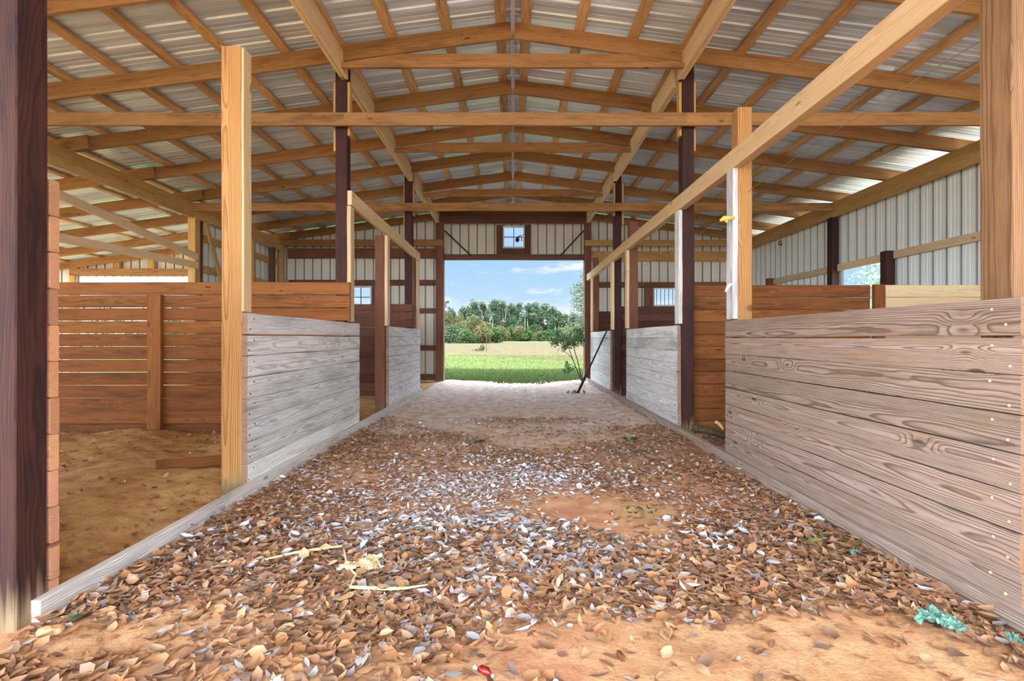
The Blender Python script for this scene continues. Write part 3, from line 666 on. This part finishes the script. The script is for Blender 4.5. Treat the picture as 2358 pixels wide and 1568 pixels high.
# ------------------------------------------------------------------ leaves
def leaf_cloud(C, N, size, tint, aspect=2.2, up_bias=0., curl=.15, name='leaves', droop=None, asp_var=.4):
    """N leaves: C centres (N,3); each a bent pointed blade of 8 vertices; size (N,), tint (N,3)"""
    n = len(C)
    th = rng.uniform(0, 2*np.pi, n)
    nz = rng.normal(0, 1, (n, 3)); nz[:, 2] = np.abs(nz[:, 2])*(1+up_bias*6)+up_bias; nz /= np.linalg.norm(nz, axis=1)[:, None]
    a = np.stack([np.cos(th), np.sin(th), np.zeros(n)], 1)
    if droop is not None: a[:, 2] = droop*rng.uniform(.4, 1.4, n)
    a -= nz*(a*nz).sum(1)[:, None]; a /= np.linalg.norm(a, axis=1)[:, None]
    b = np.cross(nz, a)
    asp = aspect*rng.uniform(1-asp_var, 1+asp_var, n)
    L = size[:, None]; W = (size/asp)[:, None]
    cu = (curl*rng.uniform(-.6, 1.5, n))[:, None]*L; cw = (curl*rng.uniform(-.5, 1.5, n))[:, None]*W
    P = [C-a*L*.5+nz*cu,
         C-a*L*.18+b*W*.42+nz*cw, C-a*L*.18-nz*cw*.2, C-a*L*.18-b*W*.42+nz*cw,
         C+a*L*.2+b*W*.38+nz*cw, C+a*L*.2-nz*cw*.2, C+a*L*.2-b*W*.38+nz*cw,
         C+a*L*.5+nz*cu]
    V = np.stack(P, 1).reshape(-1, 3)
    fq = np.array([[1, 2, 5, 4], [2, 3, 6, 5]]); ft = np.array([[0, 2, 1], [0, 3, 2], [4, 5, 7], [5, 6, 7]])
    o = (np.arange(n)*8)[:, None, None]
    flat = np.concatenate([(fq[None]+o).reshape(n, 8), (ft[None]+o).reshape(n, 12)], 1).ravel()
    tot = np.tile([4, 4, 3, 3, 3, 3], n)
    return mesh_np(name, V, flat, tot, tint=np.repeat(tint, 8, axis=0))
def vnoise(x, y, s, seed=0):
    return (np.sin(x*s+seed)*np.cos(y*s*1.13+seed*2)+np.sin(x*s*2.3+y*s*1.7+seed*3)*.5+np.sin(x*s*.7-y*s*2.9+seed)*.5)/2
browns = np.array([srgb(166, 122, 92), srgb(188, 142, 104), srgb(140, 102, 78), srgb(196, 150, 110), srgb(174, 134, 108), srgb(188, 134, 94), srgb(156, 124, 104), srgb(198, 162, 128)])
pale = np.array([srgb(232, 230, 236), srgb(214, 210, 218), srgb(242, 238, 236), srgb(196, 190, 198)])
def litter(N, xr, yr, dens, palef, smin, smax, name, label, up=1.1):
    x = rng.uniform(*xr, N); y = rng.uniform(yr[0], yr[1], N)
    d = dens(x, y); k = rng.random(N) < d; x, y = x[k], y[k]; n = len(x)
    pf = palef(x, y)*1.0; ip = rng.random(n) < pf
    t = browns[rng.integers(0, len(browns), n)].copy(); t[ip] = pale[rng.integers(0, 4, ip.sum())]
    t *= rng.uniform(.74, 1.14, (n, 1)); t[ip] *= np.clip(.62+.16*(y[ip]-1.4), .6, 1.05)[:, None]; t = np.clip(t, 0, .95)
    C = np.stack([x, y, hgt(x, y)+.004+rng.gamma(2, .007, n)*np.clip(d[k]*1.4, .3, 1)], 1)
    me = leaf_cloud(C, n, rng.uniform(smin, smax, n), t, 2.3, up, .17, name, asp_var=.55)
    return finish(name, me, M['litter'], None, dict(label=label, category='leaves', kind='stuff'))
def dens_a(x, y):
    d = .74+.55*vnoise(x, y, 2.2, 1.)-np.clip((y-4.0)/2.2, 0, 1)*.62-.25*np.clip((2.1-y)/.5, 0, 1)
    bare = np.exp(-(((x-.55)/.95)**2+((y-1.70)/.40)**2)**1.2)+.75*np.exp(-(((x-.85)/.55)**2+((y-3.15)/.35)**2))+.7*np.exp(-(((x+1.75)/.35)**2+((y-1.8)/.25)**2))
    edge = np.exp(-((np.abs(x)-1.75)/.2)**2)*.5*np.clip((9.5-y)/4, 0, 1)
    return np.clip(d+edge-bare*1.3, .03, 1)
def pale_a(x, y):  # pale leaves gather mid-aisle, their colour standing in for sheen on dry leaves
    return np.clip(.06+.78*np.exp(-(((x+.15)/1.15)**2+((y-3.6)/1.05)**2))+.15*vnoise(x, y, 3, 4)+.3*np.clip((y-5.5)/2, 0, 1)*np.exp(-((x+1.2)/.7)**2), .04, .85)
litter(38000, (-1.82, 1.86), (1.35, 3.1), dens_a, pale_a, .028, .082, 'leaf_litter', 'dead brown leaves strewn over the near aisle floor', 1.2)
litter(36000, (-1.82, 1.86), (3.1, 7.0), dens_a, pale_a, .025, .06, 'leaf_litter', 'brown dead leaves and ones paled to imitate sheen over the middle of the aisle', 1.2)
litter(7000, (-1.8, 1.86), (7.0, 12.6), lambda x, y: np.clip(.12+.6*np.exp(-((np.abs(x)-1.7)/.28)**2)*np.clip((11-y)/3, .2, 1)+.3*vnoise(x, y, 1.4, 2)-.1, .03, 1), pale_a, .02, .045, 'leaf_litter', 'sparse leaf crumbs on the pinkish far aisle floor', 1.4)
litter(7000, (-5.9, -1.95), (2.12, 5.64), lambda x, y: np.clip(.10+.35*vnoise(x, y, 1.9, 6)+.55*np.clip((y-4.9)/.7, 0, 1)+.5*np.clip((3.0-y)/.8, 0, 1), .02, .9), lambda x, y: x*0+.02, .02, .06, 'leaf_litter', 'dark leaves scattered on the sandy floor of the left stall', 1.5)
litter(3000, (2.0, 5.8), (4.5, 5.85), lambda x, y: x*0+.5, lambda x, y: x*0+.05, .02, .06, 'leaf_litter', 'leaves inside the near right stall', 1.3)

# grass blades at the doorway
def grass(N, xr, yr, hmin, hmax, cols, name, label, dens=None):
    x = rng.uniform(*xr, N); y = yr[0]+(yr[1]-yr[0])*rng.random(N)**1.3
    if dens is not None:
        k = rng.random(N) < dens(x, y); x, y = x[k], y[k]
    n = len(x); h = rng.uniform(hmin, hmax, n); th = rng.uniform(0, 2*np.pi, n); w_ = rng.uniform(.004, .009, n)*np.clip(y/13, 1, 2.5)
    lean = rng.normal(0, .35, (n, 2))*h[:, None]
    z = fld(x, y)+np.where(y < 13.2, .03+hgt(x, y), .0)
    dx, dy = np.cos(th)*w_, np.sin(th)*w_
    V = np.stack([np.stack([x-dx, y-dy, z], 1), np.stack([x+dx, y+dy, z], 1), np.stack([x+lean[:, 0]*.5+dx*.7, y+lean[:, 1]*.5+dy*.7, z+h*.6], 1), np.stack([x+lean[:, 0]*.5-dx*.7, y+lean[:, 1]*.5-dy*.7, z+h*.6], 1), np.stack([x+lean[:, 0], y+lean[:, 1], z+h], 1)], 1).reshape(-1, 3)
    o = (np.arange(n)*5)[:, None]
    flat = np.concatenate([o+np.array([[0, 1, 2, 3]]), o+np.array([[3, 2, 4]])], 1).ravel(); tot = np.tile([4, 3], n)
    t = np.array(cols)[rng.integers(0, len(cols), n)]*rng.uniform(.7, 1.2, (n, 1))
    me = mesh_np(name, V, flat, tot, tint=np.repeat(t, 5, axis=0)); finish(name, me, M['grass'], None, dict(label=label, category='grass', kind='stuff'))
grass(60000, (-4.5, 4.5), (12.2, 18.5), .02, .07, [srgb(70, 92, 38), srgb(84, 104, 46), srgb(58, 78, 34), srgb(106, 110, 60)], 'grass', 'short green grass just outside the doorway',
      lambda x, y: np.clip((y-(13.3-.95*np.exp(-((x-.3)/1.1)**4)+.18*vnoise(x, y, 4, 1)))/.35, 0, 1))
grass(30000, (-9, 9), (18.5, 34), .02, .06, [srgb(98, 110, 54), srgb(108, 114, 62), srgb(124, 118, 78), srgb(84, 98, 46)], 'grass', 'sunlit mown grass of the lawn farther out')

# ------------------------------------------------------------------ small things on the floor
def tuft(px, py, n, sz, cols, label, name='green_sprig', spread=.05, cat='sprig'):
    D = H*F/(py-CY); x, y, _ = U(px, py, D)
    C = np.stack([rng.normal(x, spread, n), rng.normal(y, spread*.8, n), float(hgt(np.array([x]), np.array([y]))[0])+rng.uniform(.012, .045, n)], 1)
    o0 = np.array([x, y, 0]); me = leaf_cloud(C-o0, n, rng.uniform(sz*.6, sz*1.2, n), np.array(cols)[rng.integers(0, len(cols), n)]*rng.uniform(.8, 1.15, (n, 1)), 2.6, .7, .25, name)
    o = finish(name, me, M['leaf'], None, dict(label=label, category=cat)); o.location = o0; return o
G = [srgb(80, 120, 60), srgb(60, 96, 50), srgb(110, 146, 84)]
tuft(1108, 1022, 14, .07, G, 'green sprig left of centre in the far litter')
tuft(1455, 1018, 18, .08, G, 'green sprig on the clay toward the right row')
tuft(1470, 1050, 22, .06, G[:2], 'dark green weeds just in front of the right-hand sprig', spread=.09)
tuft(1475, 1192, 14, .05, G, 'small green leaf cluster in the right of the middle litter')
tuft(985, 1228, 8, .05, G, 'green leaf among leaves paled to imitate sheen, left of centre')
tuft(1402, 1245, 8, .05, [srgb(110, 130, 110)], 'grey-green leaf right of centre')
tuft(795, 1380, 3, .05, G[:1], 'single green leaf at the tip of the dry stalk', spread=.012)
tuft(186, 1448, 3, .04, [srgb(30, 110, 70)], 'deep green leaf near the foot of the massive post', spread=.01)
tuft(1912, 1272, 26, .09, [srgb(150, 140, 84), srgb(120, 116, 66), srgb(176, 150, 96)], 'clump of olive dry weeds by the right sill', spread=.09, name='dry_weeds', cat='weeds')
tuft(1312, 906, 14, .10, G[:2], 'flat green weeds at the foot of the iron pole', spread=.12)
def ground_pt(px, py, dz=0.):
    D = H*F/(py-CY); x, y, _ = U(px, py, D)
    return (x, y, float(hgt(np.array([x]), np.array([y]))[0])+dz)
def stalk(pts, r, label, name='dry_stalk'):
    mb = MB(); mb.tube([ground_pt(a, b_, .042) for a, b_ in pts], r, 6); obj(name, mb, 'stalk', label=label, category='stalk')
stalk([(610, 1312), (680, 1295), (730, 1284), (788, 1274)], [.004, .007, .008, .005], 'pale dry stalk lying on the leaves, left of centre')
stalk([(806, 1375), (850, 1375), (900, 1373), (935, 1370), (985, 1363)], [.007, .008, .008, .006, .003], 'pale dry stalk lying level below the torn husk')
stalk([(792, 1282), (798, 1312), (808, 1335), (820, 1345), (812, 1362), (806, 1376)], [.004, .007, .006, .005, .004, .004], 'thin bent whitish stem joining the two stalks')
def crumple(px, py, w_, d_, h_, mt, label, name, cat, holes=0, seed=1, rot=0.):
    r_ = np.random.default_rng(seed); n = 14; x0, y0, z0 = ground_pt(px, py, .045); mb = MB(); V = []; keep = {}
    for j in range(n+1):
        for i in range(n+1):
            u, v = i/n*2-1, j/n*2-1
            rad = .78+.22*math.sin(3*math.atan2(v, u)+seed)+.1*math.sin(7*math.atan2(v, u)+seed*2)
            q = max(abs(u), abs(v)); l = math.hypot(u, v) or 1; uu, vv = u*q/l*rad, v*q/l*rad
            hh = h_*(.5+.5*math.sin(u*4+seed)*math.cos(v*3.3+seed))+h_*.25*r_.normal()
            X, Y_ = uu*w_/2, vv*d_/2; V.append((x0+X*math.cos(rot)-Y_*math.sin(rot), y0+X*math.sin(rot)+Y_*math.cos(rot), z0+hh))
    top = len(V); V += [(a, b_, c-.0015) for a, b_, c in V]
    fs = []
    for j in range(n):
        for i in range(n):
            q = j*(n+1)+i; fs.append((q, q+1, q+n+2, q+n+1)); fs.append((top+q, top+q+n+1, top+q+n+2, top+q+1))
    mb.add(V, fs); return obj(name, mb, mt, label=label, category=cat, smooth=False)
crumple(848, 1318, .17, .19, .014, 'husk', 'torn papery pale husk lying on the leaves', 'dry_husk', 'husk', seed=4)
crumple(800, 1330, .10, .09, .012, 'husk', 'smaller tan husk piece left of the torn pale husk', 'dry_husk', 'husk', seed=9)
crumple(2165, 1478, .17, .15, .025, 'teal', 'crumpled teal rag in the bottom right corner area', 'cloth_scrap', 'rag', seed=3, rot=-.7)
crumple(1970, 1298, .09, .035, .012, 'teal', 'thin teal scrap beside the dry weeds', 'cloth_scrap', 'rag', seed=5, rot=.5)
crumple(2335, 1525, .05, .07, .015, 'teal', 'small teal scrap at the right edge of the photo', 'cloth_scrap', 'rag', seed=6)
def lump(px, py, w_, d_, h_, mt, label, name, cat, seed=1, rot=0., sq=.5, lift=0.):
    x0, y0, z0 = ground_pt(px, py, h_*.3+lift); r_ = np.random.default_rng(seed); ph = r_.uniform(0, 6, 6); V = []; nu, nv = 14, 9
    for j in range(nv+1):
        t = math.pi*j/nv-math.pi/2
        for i in range(nu):
            a = 2*math.pi*i/nu; f = lambda q, e_: math.copysign(abs(q)**e_, q)
            k = 1+.08*math.sin(3*a+ph[0]+2*t)+.05*math.sin(5*a+ph[1]-3*t)
            X = f(math.cos(t), sq)*f(math.cos(a), sq)*w_/2*k; Y_ = f(math.cos(t), sq)*f(math.sin(a), sq)*d_/2*k; Z = f(math.sin(t), sq)*h_/2*k
            V.append((x0+X*math.cos(rot)-Y_*math.sin(rot), y0+X*math.sin(rot)+Y_*math.cos(rot), z0+Z))
    fs = [(j*nu+i, j*nu+(i+1) % nu, (j+1)*nu+(i+1) % nu, (j+1)*nu+i) for j in range(nv) for i in range(nu)]
    mb = MB(); mb.add(V, fs); return obj(name, mb, mt, label=label, category=cat, smooth=True)
lump(118, 1480, .088, .05, .035, 'stone', 'smooth oblong tan stone near the foot of the massive post', 'stone', 'stone', rot=.15, sq=.7)
lump(1308, 1380, .06, .04, .035, 'chunk', 'small square brown wood chunk in the near centre', 'wood_chunk', 'chunk', seed=3, rot=-.2, sq=.35)
lump(490, 1277, .13, .10, .05, 'clod', 'round dark earth clod among the leaves on the left', 'earth_clod', 'clod', seed=5, sq=.9)
lump(1430, 1510, .02, .05, .02, 'clod', 'little dirt lump near the bottom edge, right of centre', 'earth_clod', 'clod', seed=8, rot=.2, sq=.6)
e = empty('candy_wrapper', ground_pt(1115, 1549), 'shiny dark red and silver wrapper at the bottom edge', 'wrapper')
x, y, z = PO[e.name]
mb = MB(); mb.tube([(x-.022, y+.012, z+.02), (x-.010, y+.006, z+.026), (x+.010, y-.006, z+.024), (x+.024, y-.016, z+.02)], [.006, .013, .014, .004], 10); obj('wrapper_body', mb, 'red', e, smooth=True)
mb = MB(); mb.tube([(x-.022, y+.012, z+.02), (x-.032, y+.022, z+.022), (x-.040, y+.018, z+.02)], [.004, .010, .006], 7); mb.tube([(x+.024, y-.016, z+.02), (x+.034, y-.02, z+.018)], [.004, .009], 7); obj('twisted_end', mb, 'silver', e)
# boards lying in the left stall
P1, P2 = Vector(U(360, 1103, 3.93)), Vector(U(540, 1076, 4.05)); P1.z = .13; P2.z = .145
e = empty('plank_scrap', P1, 'short angled wooden boards lying on the sand of the left stall', 'boards')
mb = MB(); mb.board(P1+Vector((0, 0, -.005)), P2+Vector((0, 0, .0)), .085, .02, seg=4); obj('upright_board', mb, 'part', e)
mb = MB(); mb.board(P1+Vector((.05, .09, -.03)), P2+Vector((0, .10, -.03)), .02, .16, seg=4); obj('flat_board', mb, 'pine', e)
# branches in the right stall
def log(a, b_, r, label, D, mt='bark', name='branch'):
    A, B = Vector(U(*a, D[0])), Vector(U(*b_, D[1])); mb = MB(); pts = [A.lerp(B, t)+Vector((0, .01*math.sin(t*7), .012*math.sin(t*5))) for t in (0, .2, .4, .6, .8, 1)]
    mb.tube(pts, [r, r*1.05, r, r*.95, r*.9, r*.8], 10); obj(name, mb, mt, label=label, category='branch', smooth=True)
log((1592, 985), (1700, 1010), .035, 'thick branch lying on the floor in the right stall', (5.4, 5.2))
log((1618, 1003), (1690, 1022), .02, 'thinner branch in front of the thick one in the right stall', (5.1, 4.95))
log((1648, 972), (1667, 987), .018, 'pale broken stick poking up in the right stall', (5.3, 5.3), 'stalk')

# ------------------------------------------------------------------ sapling inside the doorway
e = empty('sapling', (1.78, 12.4, 0), 'slender willow-leaved sapling leaning by the right door jamb', 'sapling')
def up_(px, py, D=12.4): return U(px, py, D)
stems = [[(1345, 888), (1335, 868), (1327, 848), (1318, 825), (1311, 805), (1300, 790)], [(1345, 888), (1337, 862), (1330, 830), (1322, 805), (1320, 785)], [(1318, 825), (1304, 812), (1292, 806)], [(1327, 848), (1312, 838), (1305, 842)]]
for i, s in enumerate(stems):
    mb = MB(); n = len(s); mb.tube([up_(a, b_, 12.4-.12*(k if i % 2 else -k)*.3) for k, (a, b_) in enumerate(s)], [(.016 if i < 2 else .008)*(1-.6*k/(n-1)) for k in range(n)], 6); obj('stem', mb, 'bark', e, smooth=True)
cl = [(1290, 778, 13, 90), (1276, 786, 8, 60), (1303, 782, 10, 70), (1327, 778, 11, 90), (1335, 765, 9, 70), (1318, 792, 8, 50), (1300, 798, 10, 50), (1340, 785, 8, 60), (1312, 852, 7, 60), (1300, 856, 6, 35), (1306, 838, 4, 16), (1283, 768, 6, 30)]
Cs = []
for a, b_, r, n in cl:
    c0 = np.array(up_(a, b_)); Cs.append(c0+rng.normal(0, 1, (n, 3))*np.array([r*.0075, .12, r*.0072]))
C = np.concatenate(Cs); n = len(C)
me = leaf_cloud(C-np.array([1.78, 12.4, 0]), n, rng.uniform(.09, .17, n), np.array([srgb(70, 96, 50), srgb(92, 120, 64), srgb(120, 142, 86), srgb(60, 84, 46)])[rng.integers(0, 4, n)]*rng.uniform(.8, 1.2, (n, 1)), 5., 0., .15, 'foliage', droop=-1.1)
finish('foliage', me, M['leaf'], e, {})

# ------------------------------------------------------------------ trees beyond
def crown_mesh(name, blobs, n, size, cols, seed, dark=.75):
    r_ = np.random.default_rng(seed); w_ = np.array([b_[3]*b_[4]*b_[5] for b_ in blobs])**.67; k = r_.choice(len(blobs), n, p=w_/w_.sum()); B_ = np.array(blobs)[k]
    d = r_.normal(0, 1, (n, 3)); d /= np.linalg.norm(d, axis=1)[:, None]; rad = r_.uniform(.55, 1.05, n)[:, None]
    C = B_[:, :3]+d*B_[:, 3:6]*rad
    t = np.array(cols)[(k+r_.integers(0, 2, n)) % len(cols)]*r_.uniform(.75, 1.2, (n, 1))
    return leaf_cloud(C, n, r_.uniform(.6, 1.3, n)*size, t, 1.4, .1, .1, name)
def tree(name, x, y, h, wd, blobs_n, n, leaf, cols, label, group, seed, trunk='palebark', base=.35, cat='tree', col=0.0, narrow=0.3, trunks=1):
    e = empty(name, (x, y, -.05), label, cat, group)
    r_ = np.random.default_rng(seed); bl = []
    for i in range(blobs_n):
        t = base+(1-base)*(i+.5)/blobs_n; prof = math.sin(math.pi*min(1, ((t-base)/(1-base))*.82+.22))**.7
        rr = wd*.5*prof; s = wd*(.22+.10*r_.random())*(1-narrow*t)
        bl.append((r_.uniform(-1, 1)*(rr-s*.4), r_.uniform(-1, 1)*(rr-s*.4), h*t*.93, s, s, s*(.8+col)))
    me = crown_mesh('crown', bl, n, leaf, cols, seed); finish('crown', me, M['leaf'], e, {})
    for k in range(trunks):
        mb = MB(); o = np.array([x, y, -.05]); xx = r_.uniform(-.18, .18)*wd if trunks > 1 else 0; tw = .012*h if trunk == 'palebark' else .014*h
        P = [Vector((x+xx+.02*h*math.sin(t*3+k+seed), y-(wd*.45 if trunk == 'palebark' else 0)*(1-t), h*t*.86-.1)) for t in (0, .25, .5, .75, 1)]
        mb.tube(P, [tw, tw*.85, tw*.65, tw*.4, tw*.15], 6); obj('trunk', mb, trunk, e, smooth=True)
    return e
DG = [srgb(62, 82, 54), srgb(76, 94, 62), srgb(48, 68, 48), srgb(92, 102, 70)]
YG = [srgb(94, 96, 48), srgb(108, 104, 54), srgb(78, 88, 44), srgb(112, 88, 54)]
BG = [srgb(62, 88, 42), srgb(76, 98, 46), srgb(50, 76, 38)]
TL = [(1018, 715), (1040, 712), (1068, 705), (1092, 690), (1112, 692), (1138, 687), (1158, 690), (1178, 698), (1196, 693), (1215, 697), (1232, 694), (1252, 697), (1270, 705), (1286, 715), (1300, 722), (1322, 722), (1345, 725)]
for i, (px, py) in enumerate(TL):
    D = 225+(i*37 % 30); h = H+(CY-py)*D/F; x = (px-CX)*D/F
    tree('woodland_tree', x, D, h, 9+(i*13 % 4), 24, 3600, .7, DG, 'tall tree of the dark woodland edge beyond the field', 'trees of the woodland edge', 100+i, trunks=2, base=.14)
for i, x in enumerate(list(range(-190, -36, 12))+list(range(40, 200, 12))):
    D = 235+(i*17 % 25); tree('woodland_tree', x, D, 17+(i*7 % 4), 11, 10, 900, .9, DG, 'woodland tree beyond the field, to the side of the doorway view', 'side woodland trees', 200+i, base=.2)
for i, (px, py, wd) in enumerate([(1150, 752, 8), (1165, 757, 8), (1182, 750, 9), (1200, 752, 9), (1216, 760, 7), (1228, 748, 7), (1245, 763, 8), (1262, 760, 7), (1278, 762, 8), (1296, 758, 8), (1310, 755, 8), (1135, 755, 8)]):
    D = 190+(i*11 % 14); h = H+(CY-py)*D/F; tree('shrub', (px-CX)*D/F, D, h, wd, 9, 2200, .5, BG if i % 3 else YG, 'bushy shrub in front of the woodland edge', 'shrubs along the far side of the field', 300+i, trunk='bark', base=.05, cat='shrub')
for i, (px, py, wd, cc, D, lb) in enumerate([(1040, 752, 7, DG, 120, 'low green bush at the left side of the doorway view'), (1033, 716, 7, YG, 150, 'yellowing tree at the left side of the doorway view'), (1062, 722, 8, YG, 150, 'yellow-brown leaved tree, left in the doorway view'), (1092, 728, 7, YG, 128, 'yellow-green tree left of the doorway middle'), (1118, 742, 6, YG, 118, 'smaller rust-tinged tree in front of the dark woodland'), (1142, 756, 5, BG, 125, 'small bright green tree beside the rust-tinged one'), (1070, 762, 6, BG, 115, 'low green bush under the yellow-green trees')]):
    h = H+(CY-py)*D/F; tree('field_tree', (px-CX)*D/F, D, h, wd, 10, 2600, .36, cc, lb, None, 400+i, trunk='bark', base=.12, trunks=2)
# dead limbs sticking up on the left
tree('field_tree', (1029-CX)*150/F, 150, H+(CY-686)*150/F, 2.6, 4, 160, .4, DG, 'sparse tall pine tip at the left edge of the doorway view', None, 431, trunk='bark', base=.8)
# big tree at the right of the doorway
bl = []
r_ = np.random.default_rng(5)
e = empty('poplar_tree', ((1352-CX)*80/F, 80, -.1), 'tall pale-leaved tree at the right side of the doorway view', 'tree')
for i in range(34):
    t = (i+.5)/34; s = 3.9*(1-t)**.55+.25; bl.append((r_.uniform(-1, 1)*s*.75, r_.uniform(-1, 1)*s*.75, .8+t*11.3, .55+s*.3, .55+s*.3, .7+s*.2))
finish('crown', crown_mesh('crown', bl, 6500, .26, [srgb(92, 106, 76), srgb(114, 124, 94), srgb(66, 82, 56), srgb(80, 96, 66)], 6), M['leaf'], e, {})
mb = MB(); x, y, z = PO[e.name]; mb.tube([(x, y, z), (x+.1, y, 5), (x, y, 11.5)], [.22, .14, .03], 8); obj('trunk', mb, 'bark', e)
# tree outside the right wall opening
tree('side_tree', 18.9, 25.5, 5.6, 4.2, 12, 1500, .16, [srgb(130, 150, 120), srgb(150, 168, 140), srgb(100, 124, 94)], 'pale airy tree seen through the right wall opening', None, 600, trunk='bark', base=.3)
# bushes beyond the left lean-to opening
for i in range(6):
    tree('hedge_tree', -42+i*4.2, 38+(i*5 % 4), 3.6, 5.0, 8, 800, .22, DG, 'hazy tree beyond the lean-to opening', 'trees beyond the lean-to', 700+i, trunk='bark', base=.05)
# young sapling with a weedy clump in the field
x, y, _ = U(1120, 806, 45)
e = empty('field_sapling', (x, y, 0), 'thin young tree standing alone in the dry field', 'sapling')
mb = MB(); mb.tube([(x, y, -.05), (x+.01, y, .9), (x-.02, y, 1.7), (x, y, 2.5)], [.03, .025, .02, .008], 6); obj('trunk', mb, 'bark', e)
mb = MB(); mb.tube([(x+.0, y, .0), (x+.25, y, .3), (x+.36, y, .8), (x+.36, y, 1.6)], [.012, .012, .01, .005], 6); obj('side_shoot', mb, 'bark', e)
bl = [(0, 0, 2.0, .35, .35, .5), (.15, 0, 1.7, .3, .3, .3), (-.2, 0, 2.1, .3, .3, .3)]
finish('foliage', crown_mesh('foliage', bl, 90, .16, YG, 12), M['leaf'], e, {})
x, y, _ = U(1106, 807, 45); e = empty('weed_clump', (x, y, 0), 'low rusty green weed clump beside the lone young tree', 'weeds')
finish('foliage', crown_mesh('foliage', [(0, 0, .12, .45, .3, .14), (.2, 0, .32, .22, .2, .25), (-.5, 0, .05, .3, .2, .05)], 260, .13, [srgb(84, 96, 48), srgb(120, 96, 52), srgb(64, 84, 40)], 13), M['leaf'], e, {})
